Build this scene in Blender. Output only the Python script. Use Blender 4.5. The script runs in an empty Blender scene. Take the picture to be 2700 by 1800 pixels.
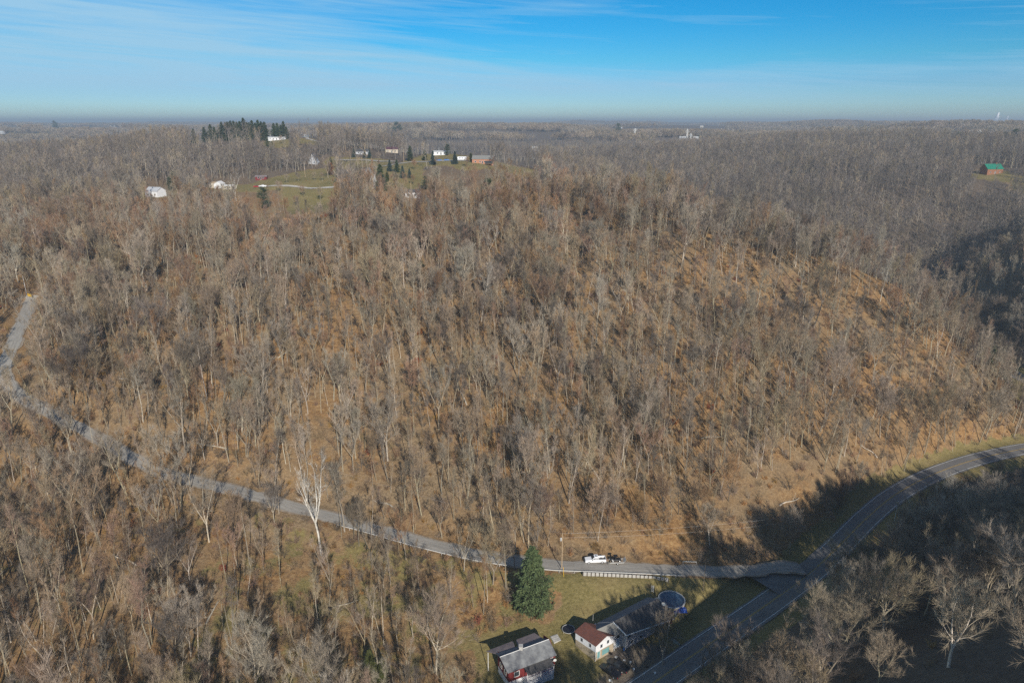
import bpy, math, random
import numpy as np
R = math.radians
scene = bpy.context.scene
COL = scene.collection
rng = np.random.default_rng(7)
random.seed(7)

# ------------------------------------------------------------------ camera
CAMZ = 117.0
PITCH = math.atan(578 / 1800)
cP, sP = math.cos(PITCH), math.sin(PITCH)
cam = bpy.data.cameras.new("camera"); cam.lens = 24; cam.sensor_width = 36
cam.clip_start = 1; cam.clip_end = 60000
camo = bpy.data.objects.new("camera", cam); COL.objects.link(camo)
camo.location = (0, 0, CAMZ); camo.rotation_euler = (R(90) - PITCH, 0, 0)
scene.camera = camo
# ------------------------------------------------------------------ sky and sun
SUN_EL = R(27); SUN_X, SUN_Y = 0.30, -0.955
az = math.atan2(SUN_X, SUN_Y)                     # clockwise from +Y
world = bpy.data.worlds.new("World"); scene.world = world; world.use_nodes = True
nt = world.node_tree; nt.nodes.clear()
def N(nt, t, **k):
    n = nt.nodes.new(t)
    for a, b in k.items():
        if a == 'i':
            for s, v in b.items(): n.inputs[s].default_value = v
        else: setattr(n, a, b)
    return n
def L(nt, a, ao, b, bi): nt.links.new(a.outputs[ao], b.inputs[bi])
sky = N(nt, 'ShaderNodeTexSky', sky_type='NISHITA', sun_disc=False, sun_elevation=SUN_EL, sun_rotation=az,
        altitude=350, air_density=1.0, dust_density=0.3, ozone_density=3.0)
hs = N(nt, 'ShaderNodeHueSaturation', i={'Saturation': 1.35, 'Value': 1.15})
L(nt, sky, 0, hs, 'Color')
tc = N(nt, 'ShaderNodeTexCoord'); sx = N(nt, 'ShaderNodeSeparateXYZ'); L(nt, tc, 'Generated', sx, 0)
def M_(nt, op, a, b=None, c=None, clamp=False):
    n = nt.nodes.new('ShaderNodeMath'); n.operation = op; n.use_clamp = clamp
    for k, v in enumerate((a, b, c)):
        if v is None: continue
        if isinstance(v, (int, float)): n.inputs[k].default_value = v
        else: nt.links.new(v, n.inputs[k])
    return n.outputs[0]
# tint of the clear sky by elevation: pale and hazy low, deep blue higher
el = sx.outputs[2]
tr = nt.nodes.new('ShaderNodeValToRGB'); nt.links.new(M_(nt, 'DIVIDE', M_(nt, 'MAXIMUM', el, 0.0), 0.4), tr.inputs[0]); e_ = tr.color_ramp.elements
SK = [(0.0, (.44, .61, .93)), (.022, (.42, .64, .96)), (.048, (.30, .55, .86)), (.08, (.20, .58, .79)), (.117, (.115, .575, .79)), (.146, (.085, .58, .78)), (.25, (.08, .29, .50)), (.4, (.10, .24, .46))]
e_[0].position, e_[0].color = 0, (*SK[0][1], 1); e_[1].position, e_[1].color = 1, (*SK[-1][1], 1)
for z_, c_ in SK[1:-1]: q_ = e_.new(z_ / .4); q_.color = (*c_, 1)
tm = N(nt, 'ShaderNodeMix', data_type='RGBA', blend_type='MULTIPLY'); tm.inputs[0].default_value = 1; L(nt, hs, 0, tm, 6); L(nt, tr, 0, tm, 7)
# cirrus: long streaks over the west (left) part and a faint low band
cb = N(nt, 'ShaderNodeCombineXYZ'); nt.links.new(M_(nt, 'MULTIPLY', sx.outputs[0], 2.2), cb.inputs[0])
nt.links.new(M_(nt, 'ADD', M_(nt, 'MULTIPLY', el, 26.0), M_(nt, 'MULTIPLY', sx.outputs[0], 1.6)), cb.inputs[1]); nt.links.new(sx.outputs[1], cb.inputs[2])
n1 = N(nt, 'ShaderNodeTexNoise', i={'Scale': 1.0, 'Detail': 5.0, 'Roughness': 0.5, 'Distortion': 0.9}); L(nt, cb, 0, n1, 'Vector')
mp2 = N(nt, 'ShaderNodeMapping'); mp2.inputs['Scale'].default_value = (1.6, 3.4, 1); mp2.inputs['Rotation'].default_value = (0, 0, R(9)); L(nt, cb, 0, mp2, 0)
n2 = N(nt, 'ShaderNodeTexNoise', i={'Scale': 1.3, 'Detail': 8.0, 'Roughness': 0.6, 'Distortion': 1.2}); L(nt, mp2, 0, n2, 'Vector')
st = M_(nt, 'ADD', M_(nt, 'MULTIPLY', n1.outputs[0], .65), M_(nt, 'MULTIPLY', n2.outputs[0], .35))
lf = N(nt, 'ShaderNodeMapRange', interpolation_type='SMOOTHSTEP', i={'From Min': .18, 'From Max': -.50, 'To Min': -.10, 'To Max': .15}); nt.links.new(sx.outputs[0], lf.inputs[0])
bd = N(nt, 'ShaderNodeMapRange', interpolation_type='SMOOTHSTEP', i={'From Min': .09, 'From Max': .045, 'To Min': 0.0, 'To Max': .16}); nt.links.new(el, bd.inputs[0])
cl = M_(nt, 'ADD', st, M_(nt, 'ADD', lf.outputs[0], bd.outputs[0]))
cl = M_(nt, 'MULTIPLY', M_(nt, 'SUBTRACT', cl, 0.44), 3.4, clamp=True)
lowf = N(nt, 'ShaderNodeMapRange', interpolation_type='SMOOTHSTEP', i={'From Min': .012, 'From Max': .05}); nt.links.new(el, lowf.inputs[0])
cl = M_(nt, 'MULTIPLY', M_(nt, 'MULTIPLY', cl, lowf.outputs[0]), 0.85)
mixc = N(nt, 'ShaderNodeMix', data_type='RGBA'); nt.links.new(cl, mixc.inputs[0]); L(nt, tm, 2, mixc, 6)
mixc.inputs[7].default_value = (3.3, 5.5, 7.2, 1)
bg = N(nt, 'ShaderNodeBackground', i={'Strength': 0.085}); nt.links.new(mixc.outputs[2], bg.inputs[0])
wo = N(nt, 'ShaderNodeOutputWorld'); L(nt, bg, 0, wo, 0)
sun = bpy.data.lights.new("sun", 'SUN'); sun.energy = 4.2; sun.angle = R(0.5); sun.color = (1.0, 0.93, 0.83)
suno = bpy.data.objects.new("sun", sun); COL.objects.link(suno)
suno.rotation_euler = (R(90) - SUN_EL, 0, math.atan2(SUN_X, -SUN_Y)); suno.location = (50, -200, 300)
scene.view_settings.view_transform = 'Standard'; scene.view_settings.look = 'None'
scene.view_settings.exposure = 0.42; scene.view_settings.gamma = 1
scene.cycles.max_bounces = 4; scene.cycles.diffuse_bounces = 2; scene.cycles.glossy_bounces = 2
scene.cycles.transmission_bounces = 2; scene.cycles.volume_bounces = 0; scene.cycles.transparent_max_bounces = 8
try:
    scene.cycles.use_denoising = False
except Exception: pass

# ------------------------------------------------------------------ pixel <-> world (2700 x 1800 frame)
def W(u, v, z=None, t=None):
    dx = (u - 1350) / 1800; dy = (900 - v) / 1800
    f = cP + dy * sP; d = sP - dy * cP
    if t is None: t = (CAMZ - z) / d
    return np.array([dx * t, f * t, CAMZ - d * t])
def S(u2, v2, z=None, t=None): return W(u2 * 1.148, v2 * 1.148, z, t)
def project(x, y, z):
    zc = z - CAMZ
    depth = y * cP - zc * sP; up = y * sP + zc * cP
    return 1350 + 1800 * x / depth, 900 - 1800 * up / depth, depth

# ------------------------------------------------------------------ roads (world centre lines x, y, z)
def line(pts): return np.array(pts, float)
side_road = line([S(75, 678, 45), S(70, 690, 43.5), S(50, 740, 41), S(25, 800, 38), S(8, 850, 35), S(36, 900, 32), S(110, 945, 28), S(200, 990, 23),
    S(300, 1050, 19), S(420, 1098, 15), S(520, 1122, 12.6), S(600, 1142, 11), S(680, 1166, 9), S(760, 1188, 7), S(850, 1212, 5.4), S(950, 1240, 4), S(1050, 1265, 2.6),
    S(1130, 1281, 1.5), S(1260, 1296, .6), S(1350, 1300, 0), S(1450, 1304, -1), S(1560, 1309, -2), S(1640, 1311, -3), S(1720, 1310, -4), S(1800, 1300, -5), (84.5, 168.6, -6.2)])
main_road = line([(-60, 60, -9.6), (-20, 92, -9.2), (8, 110, -9), S(1500, 1568, -8.5), S(1600, 1498, -8), S(1700, 1430, -7.5), S(1800, 1360, -7), S(1880, 1298, -6.5),
    S(1940, 1240, -6), S(1990, 1190, -5.5), S(2050, 1140, -5), S(2130, 1095, -5), S(2230, 1058, -5), S(2352, 1030, -5), (232, 252, -6), (258, 285, -7), (262, 330, -8), (270, 400, -8)])
def resample(P, step=2.0):
    # centripetal-ish smoothing by chord spline
    n = len(P); t = np.r_[0, np.cumsum(np.linalg.norm(np.diff(P[:, :2], axis=0), axis=1))]
    m = np.zeros_like(P)
    m[1:-1] = (P[2:] - P[:-2]) / (t[2:] - t[:-2])[:, None]
    m[0] = (P[1] - P[0]) / (t[1] - t[0]); m[-1] = (P[-1] - P[-2]) / (t[-1] - t[-2])
    q = np.arange(0, t[-1], step); k = np.clip(np.searchsorted(t, q, side='right') - 1, 0, n - 2)
    h = (t[k + 1] - t[k])[:, None]; s = ((q - t[k])[:, None]) / h
    return (2*s**3-3*s**2+1)*P[k] + (s**3-2*s**2+s)*h*m[k] + (-2*s**3+3*s**2)*P[k+1] + (s**3-s**2)*h*m[k+1]
side_s = resample(side_road); main_s = resample(main_road)

# ------------------------------------------------------------------ terrain control points
ctrl = []
for P in (side_s[::6], main_s[::6]): ctrl += [tuple(p) for p in P]
ctrl += [(0, 172, 3), (0, 220, 20), (0, 250, 31), (0, 300, 48), (0, 350, 60), (0, 420, 69), (0, 500, 75), (0, 640, 82),
 (60, 178, 3), (60, 220, 19), (60, 260, 33), (60, 310, 49), (60, 370, 61), (60, 430, 68), (60, 500, 66), (60, 600, 60),
 (-60, 195, 16), (-60, 240, 31), (-60, 300, 50), (-60, 380, 64), (-60, 460, 70), (-60, 530, 76),
 (-120, 230, 34), (-120, 280, 47), (-120, 350, 60), (-120, 430, 66), (-120, 500, 69),
 (-170, 250, 42), (-180, 300, 48), (-230, 350, 53), (-300, 450, 62), (-230, 450, 60), (-300, 600, 78), (-350, 720, 90), (-258, 782, 100),
 (-400, 850, 84), (-625, 938, 72), (-350, 1000, 66), (-230, 640, 84), (-240, 540, 66), (-150, 620, 78), (-450, 600, 64), (-500, 450, 54), (-350, 350, 52),
 (-150, 170, 15), (-100, 150, 8), (-60, 140, 1), (-100, 110, 0), (-180, 130, 14), (-220, 180, 24), (-240, 240, 34), (-30, 150, -1), (-40, 110, -5), (-10, 145, -4),
 (5, 135, -7), (20, 130, -6.8), (35, 134, -6.6), (30, 147, -4.6), (44, 153, -5), (20, 150, -3), (10, 122, -8), (40, 143, -6.4), (60, 155, -5.5),
 (100, 200, 6), (120, 230, 14), (120, 260, 24), (120, 300, 38), (157, 334, 52), (194, 318, 36), (205, 282, 15), (87, 424, 69), (170, 262, 15), (150, 245, 8),
 (185, 300, 30), (130, 370, 60), (185, 400, 8), (230, 420, -8), (225, 345, 2), (240, 325, -8), (300, 500, -6), (264, 501, 14), (150, 470, 26), (110, 520, 36), (190, 480, 2), (210, 600, 46), (110, 620, 52), (250, 560, 34),
 (260, 350, -8), (272, 430, 0), (330, 430, 34), (400, 430, 74), (425, 330, 118), (345, 290, 86), (350, 500, 16), (420, 560, 40), (330, 600, 36), (380, 640, 58), (476, 700, 72), (300, 760, 66), (500, 900, 78),  # unseen hill at the right raised to throw shade into the valley
 (100, 150, -2), (125, 175, -2), (150, 200, -6), (175, 215, -8), (200, 222, -9), (76, 110, 17), (28, 88, 0), (50, 90, 13), (80, 88, 28), (110, 88, 37), (158, 100, 38), (160, 130, 19), (120, 140, 11), (110, 110, 27), (160, 160, 5), (200, 170, 8), (230, 200, 2), (260, 210, 4), (230, 230, -5),
 (150, 60, 54), (100, 50, 57), (60, 50, 38), (30, 55, 18), (0, 50, 2), (250, 120, 30), (330, 200, 40), (-60, 40, 0), (-200, 40, 20), (300, 270, 20),
 (100, 800, 54), (0, 850, 56), (200, 1000, 68), (-100, 950, 64), (-450, 1150, 52), (600, 1100, 76), (700, 500, 80), (-700, 500, 70), (700, 100, 80), (-700, 100, 50), (0, -200, 40)]
# far spots whose rows come from the photograph: (u, v, slant distance)
SPOTS = dict(brick=(1272, 430, 560), mobile=(731, 371, 750), bluewhite=(811, 361, 760), greylong=(953, 406, 680), redroof=(1034, 402, 720),
    shed=(1165, 407, 640), camper=(1219, 421, 590), pickup_far=(690, 493, 520), field_low=(830, 548, 470), gravel=(975, 465, 500), lawn_low=(1060, 498, 470), lawn_r=(1400, 462, 520),
    whitebarn=(420, 510, 500), garage=(575, 493, 520), greenhouse=(2605, 456, 680), aframe=(828, 430, 620), wba=(520, 374, 770), wbb=(600, 370, 775), wbc=(680, 369, 775), wbd=(755, 366, 770), fruit=(790, 475, 530), bigspruce=(1000, 500, 450))
for k, (u, v, t) in SPOTS.items():
    p = W(u, v, t=t); ctrl.append(tuple(p))
ctrl = np.array(ctrl)
CZ = 14.0
D = np.sqrt(((ctrl[:, None, :2] - ctrl[None, :, :2]) ** 2).sum(-1) + CZ * CZ)
A = np.zeros((len(ctrl) + 1,) * 2); A[:-1, :-1] = D - np.eye(len(ctrl)) * 1.5; A[-1, :-1] = 1; A[:-1, -1] = 1
wts = np.linalg.solve(A, np.r_[ctrl[:, 2], 0])
def vnoise(x, y, seed=0):
    xi = np.floor(x).astype(np.int64); yi = np.floor(y).astype(np.int64); fx = x - xi; fy = y - yi
    fx = fx*fx*(3-2*fx); fy = fy*fy*(3-2*fy)
    def h(a, b):
        n = (a * 374761393 + b * 668265263 + seed * 982451653) & 0x7fffffff
        n = ((n ^ (n >> 13)) * 1274126177) & 0x7fffffff
        return ((n ^ (n >> 16)) & 0xffff) / 65535.0
    return (h(xi, yi)*(1-fx)+h(xi+1, yi)*fx)*(1-fy) + (h(xi, yi+1)*(1-fx)+h(xi+1, yi+1)*fx)*fy
def fbm(x, y, s, o=4, seed=0):
    r = 0; a = .5; 
    for k in range(o): r = r + a * vnoise(x / s * 2**k, y / s * 2**k, seed + k); a *= .5
    return r / (1 - .5**o)
def sstep(a, b, x):
    t = np.clip((x - a) / (b - a), 0, 1); return t * t * (3 - 2 * t)
def seg_dist(x, y, P):
    """distance to polyline and the height of its nearest point"""
    best = np.full(x.shape, 1e9); zz = np.zeros(x.shape)
    for a, b in zip(P[:-1], P[1:]):
        d = b - a; l = d[0]**2 + d[1]**2
        t = np.clip(((x - a[0]) * d[0] + (y - a[1]) * d[1]) / l, 0, 1)
        q = (x - a[0] - t * d[0])**2 + (y - a[1] - t * d[1])**2
        m = q < best; best = np.where(m, q, best); zz = np.where(m, a[2] + t * d[2], zz)
    return np.sqrt(best), zz
PADS = [(30, 139, 10, -5.6), (22, 134, 5, -6.5), (4, 130, 7, -7.0), (43, 153, 4.2, -5.4), (14.3, 142, 2.5, -5.2)]
_mx = np.maximum.accumulate(main_s[:, 0])
def south_of_road(x, y):
    return (x > 30) & (y < np.interp(x, _mx, main_s[:, 1]) - 9)
def Hraw(x, y):
    r = np.hypot(x, y); z = np.zeros(x.shape)
    flat = r.ravel() < 1700; xf, yf = x.ravel()[flat], y.ravel()[flat]
    zt = np.full(xf.shape, wts[-1])
    for i in range(len(ctrl)):
        zt += wts[i] * np.sqrt((xf - ctrl[i, 0])**2 + (yf - ctrl[i, 1])**2 + CZ * CZ)
    near = np.zeros(x.size); near[flat] = zt; near = near.reshape(x.shape)
    near = np.clip(near, -12, 112)
    rid = 1 - np.abs(fbm(x, y, 1150, 4, 3) * 2 - 1) * 2.2
    far = 24 + 96 * fbm(x + 300, y, 900, 4, 11) + 14 * rid + 6 * (fbm(x, y, 260, 3, 5) - .5)
    far += 32 * np.exp(-(((x + 380) / 420)**2 + ((y - 2150) / 260)**2)) + 20 * np.exp(-(((x - 1900) / 500)**2 + ((y - 3000) / 400)**2))
    far += 10 * sstep(3500, 9000, r) + 16 * (fbm(x, y, 1400, 3, 61) - .4) * sstep(1600, 3000, r)
    far -= 45 * np.exp(-(((x + 900) / 500)**2 + ((y - 1700) / 420)**2))
    far = far * (1 - sstep(7000, 13000, r)) + (104 + 12 * fbm(x, y, 2500, 2, 62)) * sstep(7000, 13000, r)
    far = np.minimum(far, 104 + 62 * (fbm(x, y, 800, 2, 63) - .42) - 12 * np.exp(-(((x + 2200) / 1500)**2)) + 14 * np.exp(-(((x + 380) / 420)**2 + ((y - 2150) / 260)**2)))
    w = sstep(850, 1350, r)
    det = (fbm(x, y, 60, 3, 21) - .5) * 6 * sstep(170, 330, r) + (fbm(x, y, 14, 2, 31) - .5) * 1.1
    return near * (1 - w) + far * w + det
def H(x, y):
    x = np.asarray(x, float); y = np.asarray(y, float); sh = x.shape
    x = np.atleast_1d(x).ravel(); y = np.atleast_1d(y).ravel()
    z = Hraw(x, y)
    for (cx, cy, r, pz) in PADS:
        d = np.hypot(x - cx, y - cy); w = 1 - sstep(r * .75, r * 1.5, d)
        z = z * (1 - w) + pz * w
    m = (np.hypot(x, y) < 520)
    for P, hw in ((side_s[::2], 3.4), (main_s[::2], 5.2)):
        d, rz = seg_dist(x[m], y[m], P)
        w = 1 - sstep(hw, hw + 8, d)
        z[m] = z[m] * (1 - w) + (rz - .22) * w
    for (cx, cy, r, pz) in PADS[3:]:
        d = np.hypot(x - cx, y - cy); w = 1 - sstep(r * .8, r * 1.35, d)
        z = z * (1 - w) + pz * w
    return z.reshape(sh)
def h1(x, y): return float(H(np.array([x]), np.array([y]))[0])
def hit(u, v, t0=80, t1=6000):
    """where the line of sight through a photograph pixel meets the ground"""
    t = np.geomspace(t0, t1, 900)
    dx = (u - 1350) / 1800; dy = (900 - v) / 1800
    x = dx * t; y = (cP + dy * sP) * t; z = CAMZ - (sP - dy * cP) * t
    b = np.nonzero(z < H(x, y))[0]
    k = b[0] if len(b) else len(t) - 1
    return float(x[k]), float(y[k]), h1(x[k], y[k])

# ------------------------------------------------------------------ clearings (photograph polygons, tested on the ground point they cover)
def inpoly(u, v, P):
    c = np.zeros(u.shape, bool); n = len(P)
    for i in range(n):
        x1, y1 = P[i]; x2, y2 = P[(i + 1) % n]
        if y1 == y2: continue
        k = ((y1 > v) != (y2 > v)) & (u < (x2 - x1) * (v - y1) / (y2 - y1) + x1); c ^= k
    return c
YARD = [(1440, 1512), (1560, 1500), (1880, 1520), (2075, 1500), (2140, 1560), (1990, 1680), (1800, 1860), (1250, 1860), (1262, 1690), (1330, 1650), (1450, 1640), (1470, 1590)]
FIELDS = [
 [(690,474),(760,458),(819,446),(885,444),(890,466),(880,496),(900,520),(880,560),(760,566),(740,534),(740,502),(671,501),(669,483)],
 [(966,443),(989,439),(1033,433),(1109,422),(1130,418),(1193,416),(1247,418),(1310,427),(1385,443),(1430,450),(1400,468),(1377,463),(1283,445),(1219,449),(1181,437),(1117,440),(1119,484),(1114,501),(1078,504),(1022,489),(1027,466),(997,453)],
 [(870,413),(1000,418),(1045,425),(1000,440),(900,445),(860,444),(850,428)],
 [(690,362),(780,362),(830,366),(870,383),(850,385),(800,378),(770,385),(730,392),(700,385)],
 [(1045,350),(1100,354),(1170,372),(1140,374),(1060,360)],
 [(205,572),(290,545),(366,522),(366,532),(290,562),(215,584)],
 [(370,508),(470,500),(470,520),(370,525)], [(555,490),(690,484),(720,500),(700,506),(560,506)],
 [(2560,452),(2640,450),(2700,466),(2760,500),(2700,512),(2640,478),(2560,470)],
 [(1140,400),(1250,405),(1310,415),(1240,424),(1140,424),(1060,428)],
 [(2660,1010),(2760,1000),(2760,1060),(2690,1055),(2650,1030)]]
FARF = [[(0,338),(60,336),(70,350),(0,352)],[(130,342),(280,334),(350,340),(330,346),(200,350),(140,352)],[(0,355),(120,350),(150,362),(0,372)],
 [(950,318),(1060,330),(1080,338),(960,336)],[(2425,344),(2500,348),(2500,352),(2430,350)],[(2450,368),(2540,378),(2530,384),(2450,374)],[(2150,343),(2290,345),(2290,350),(2150,349)],[(1760,346),(1860,344),(1870,350),(1770,352)]]
def masks(x, y, z):
    u, v, dp = project(x, y, z)
    yard = inpoly(u, v, YARD) & (dp < 320)
    fld = np.zeros(x.shape, bool)
    for P in FIELDS: fld |= inpoly(u, v, P) & (dp < 1300)
    for P in FARF: fld |= inpoly(u, v, P) & (dp > 900)
    return yard, fld
def clear(x, y, z, m=1.0):
    """true where no tree may stand"""
    yard, fld = masks(x, y, z)
    c = yard | fld
    k = np.hypot(x, y) < 520
    for P, w in ((side_s[::2], 3.3 * m), (main_s[::2], 6.6 * m)):
        d, _ = seg_dist(x[k], y[k], P); c[k] |= d < w
    for (cx, cy, r, pz) in PADS: c |= np.hypot(x - cx, y - cy) < r * 1.05
    return c

# ------------------------------------------------------------------ materials
def mat(name, col, rough=.8, noise=None, metal=0, spec=.3, bump=0, col2=None, nscale=3.0, detail=4, rnd=0, obj_coord=False, wave=None):
    m = bpy.data.materials.new(name); m.use_nodes = True; nt = m.node_tree
    b = nt.nodes['Principled BSDF']; b.inputs['Roughness'].default_value = rough; b.inputs['Metallic'].default_value = metal
    b.inputs['Specular IOR Level'].default_value = spec
    c2 = col2 or tuple(c * .7 for c in col)
    tc = nt.nodes.new('ShaderNodeTexCoord')
    nz = N(nt, 'ShaderNodeTexNoise', i={'Scale': nscale, 'Detail': float(detail), 'Roughness': .6}); L(nt, tc, 'Object', nz, 'Vector')
    rp = N(nt, 'ShaderNodeMapRange', i={'From Min': .35, 'From Max': .65}); L(nt, nz, 0, rp, 0)
    mx = N(nt, 'ShaderNodeMix', data_type='RGBA'); L(nt, rp, 0, mx, 0)
    mx.inputs[6].default_value = (*col, 1); mx.inputs[7].default_value = (*c2, 1)
    out = mx.outputs[2]
    if wave:
        wv = N(nt, 'ShaderNodeTexWave', bands_direction=wave[0], i={'Scale': wave[1], 'Distortion': 0.0}); L(nt, tc, 'Object', wv, 'Vector')
        m2 = N(nt, 'ShaderNodeMix', data_type='RGBA', blend_type='MULTIPLY'); m2.inputs[0].default_value = wave[2]
        nt.links.new(out, m2.inputs[6]); L(nt, wv, 0, m2, 7); out = m2.outputs[2]
    if rnd:
        oi = nt.nodes.new('ShaderNodeObjectInfo')
        h = N(nt, 'ShaderNodeHueSaturation')
        nt.links.new(out, h.inputs['Color'])
        gp = nt.nodes.new('ShaderNodeNewGeometry'); nz2 = N(nt, 'ShaderNodeTexNoise', i={'Scale': .028, 'Detail': 3.0}); L(nt, gp, 'Position', nz2, 'Vector')
        patch = M_(nt, 'MULTIPLY_ADD', nz2.outputs[0], 1.3, .37)
        nt.links.new(M_(nt, 'MULTIPLY', patch, M_(nt, 'MULTIPLY_ADD', oi.outputs['Random'], rnd * 1.2, 1 - rnd * .55)), h.inputs['Value'])
        r2 = M_(nt, 'FRACT', M_(nt, 'MULTIPLY', oi.outputs['Random'], 17.3))
        nt.links.new(M_(nt, 'MULTIPLY_ADD', r2, rnd * .9, 1 - rnd * .4), h.inputs['Saturation'])
        nt.links.new(M_(nt, 'MULTIPLY_ADD', M_(nt, 'FRACT', M_(nt, 'MULTIPLY', oi.outputs['Random'], 5.7)), .028, .484), h.inputs['Hue'])
        out = h.outputs[0]
    nt.links.new(out, b.inputs['Base Color'])
    if bump:
        bp = N(nt, 'ShaderNodeBump', i={'Strength': bump, 'Distance': .1}); L(nt, nz, 0, bp, 'Height'); L(nt, bp, 0, b, 'Normal')
    return m
MT = {}
MT['bark'] = mat('grey_bark', (.37, .325, .235), col2=(.21, .18, .125), nscale=2, rnd=.45)
MT['palebark'] = mat('pale_bark', (.54, .48, .385), col2=(.33, .29, .225), nscale=1.5, rnd=.3)
MT['darkbark'] = mat('dark_bark', (.12, .10, .08), col2=(.07, .06, .05), rnd=.4)
MT['white_bark'] = mat('sycamore_bark', (.72, .69, .62), col2=(.34, .31, .25), nscale=.7)
MT['twig'] = mat('twigs', (.315, .255, .182), col2=(.22, .178, .125), nscale=.3, rnd=.45)
MT['darktwig'] = mat('dark_twigs', (.19, .16, .125), col2=(.12, .10, .08), nscale=.3, rnd=.4)
MT['greytwig'] = mat('grey_twigs', (.31, .275, .215), col2=(.23, .20, .155), nscale=.3, rnd=.4)
MT['redtwig'] = mat('reddish_twigs', (.30, .20, .125), col2=(.195, .13, .08), nscale=.3, rnd=.5)
MT['redleaf'] = mat('rust_leaves', (.30, .10, .04), col2=(.16, .06, .03), nscale=.5, rnd=.3)
MT['brush'] = mat('brush', (.25, .195, .13), col2=(.13, .10, .07), nscale=.4, rnd=.6)
MT['dead'] = mat('dry_weeds', (.33, .225, .125), col2=(.20, .12, .06), nscale=.5, rnd=.6)
MT['needle'] = mat('spruce_needles', (.075, .11, .045), col2=(.03, .05, .022), nscale=1.5, rnd=.25)
MT['needleblue'] = mat('blue_spruce_needles', (.06, .09, .075), col2=(.03, .05, .042), nscale=1.5, rnd=.2)
MT['arbor'] = mat('yellow_green_foliage', (.10, .11, .03), col2=(.05, .06, .02), nscale=2)

def mesh_obj(name, V, F, m, parent=None, smooth=False, link=True):
    me = bpy.data.meshes.new(name)
    me.from_pydata([tuple(v) for v in V], [], [tuple(f) for f in F]) if not isinstance(V, np.ndarray) else me.from_pydata(V.tolist(), [], F.tolist() if isinstance(F, np.ndarray) else F)
    for mm in (m if isinstance(m, (list, tuple)) else [m]): me.materials.append(mm)
    if smooth: me.polygons.foreach_set('use_smooth', [True] * len(me.polygons))
    o = bpy.data.objects.new(name, me)
    if link: COL.objects.link(o)
    if parent is not None: o.parent = parent
    return o
def tag(o, label=None, cat=None, group=None, kind=None):
    for k, v in (('label', label), ('category', cat), ('group', group), ('kind', kind)):
        if v: o[k] = v
    return o
def thing(name, label, cat, loc=(0, 0, 0), rz=0, group=None):
    o = bpy.data.objects.new(name, None); COL.objects.link(o); o.location = loc; o.rotation_euler = (0, 0, rz)
    o.empty_display_size = .5
    return tag(o, label, cat, group)

# ------------------------------------------------------------------ ground sheet
def axis(stops):
    out = [stops[0][0]]
    for (a, _), (b, st) in zip(stops[:-1], stops[1:]):
        n = max(1, int(round((b - a) / st))); out += list(np.linspace(a, b, n + 1)[1:])
    return np.array(out)
xs = axis([(-14000, 0), (-6000, 500), (-2500, 120), (-900, 40), (-330, 12), (-200, 4), (290, 2.4), (480, 6), (1000, 14), (2600, 50), (6500, 180), (14000, 500)])
ys = axis([(-400, 0), (0, 60), (80, 10), (105, 3), (320, 2.0), (700, 4.5), (1100, 10), (2600, 26), (6500, 130), (14000, 400)])
X, Y = np.meshgrid(xs, ys); Z = H(X, Y)
nx, ny = len(xs), len(ys)
V = np.stack([X.ravel(), Y.ravel(), Z.ravel()], 1)
idx = np.arange(nx * ny).reshape(ny, nx)
F = np.stack([idx[:-1, :-1], idx[:-1, 1:], idx[1:, 1:], idx[1:, :-1]], -1).reshape(-1, 4)
yard, fld = masks(V[:, 0], V[:, 1], V[:, 2])
gr = np.where(fld, .85, 0.0); gr = np.where(yard, .9, gr)
u_, v_, d_ = project(V[:, 0], V[:, 1], V[:, 2])
# olive, mossy strips under the trees below the lane
low = inpoly(u_, v_, [(680, 1330), (900, 1420), (1240, 1480), (1440, 1520), (1440, 1640), (1250, 1700), (1150, 1860), (300, 1860), (520, 1640), (640, 1500)]) & (d_ < 300)
gr = np.maximum(gr, np.where(low, .48, 0)); 
leftlow = inpoly(u_, v_, [(-200, 1300), (500, 1300), (700, 1500), (600, 1900), (-200, 1900)]) & (d_ < 300)
gr = np.maximum(gr, np.where(leftlow, .26, 0))
mid = inpoly(u_, v_, [(60, 1000), (700, 950), (1700, 1000), (1500, 1250), (600, 1250), (200, 1100)]) & (d_ < 400)
gr = np.maximum(gr, np.where(mid, .14, 0))
ks = np.hypot(V[:, 0], V[:, 1]) < 520
dm, _ = seg_dist(V[ks, 0], V[ks, 1], main_s[::2]); g2 = gr[ks]; g2 = np.maximum(g2, np.where(dm < 9, .8, 0)); gr[ks] = g2
gravel = np.zeros(len(V)); 
gravel = np.maximum(gravel, np.where(inpoly(u_, v_, [(1600, 1690), (1700, 1690), (1790, 1720), (1700, 1800), (1640, 1850), (1560, 1850), (1600, 1750)]) & (d_ < 300), 1, 0))
me = bpy.data.meshes.new('ground'); me.from_pydata(V.tolist(), [], F.tolist())
me.polygons.foreach_set('use_smooth', [True] * len(me.polygons))
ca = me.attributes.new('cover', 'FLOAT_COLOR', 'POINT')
arr = np.stack([gr, gravel, np.clip(south_of_road(V[:, 0], V[:, 1]) * 1.0 + sstep(430, 620, np.hypot(V[:, 0] * .8 + V[:, 1] * .25, V[:, 1])) + sstep(0, 40, (V[:, 0] - 215) - (330 - V[:, 1]) * .2) * (V[:, 1] > 300), 0, 1) * (1 - np.where(fld, 1, 0)), np.ones(len(V))], 1).astype(np.float32); ca.data.foreach_set('color', arr.ravel())  # blue channel: far litter, plus the south bank's shade put into its colour
ground = bpy.data.objects.new('ground', me); COL.objects.link(ground)
tag(ground, 'hilly ground of brown leaf litter and olive grass', 'ground', kind='structure')
gm = bpy.data.materials.new('leaf_litter_and_grass'); gm.use_nodes = True; nt = gm.node_tree; b = nt.nodes['Principled BSDF']
b.inputs['Roughness'].default_value = .95; b.inputs['Specular IOR Level'].default_value = .1
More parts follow.
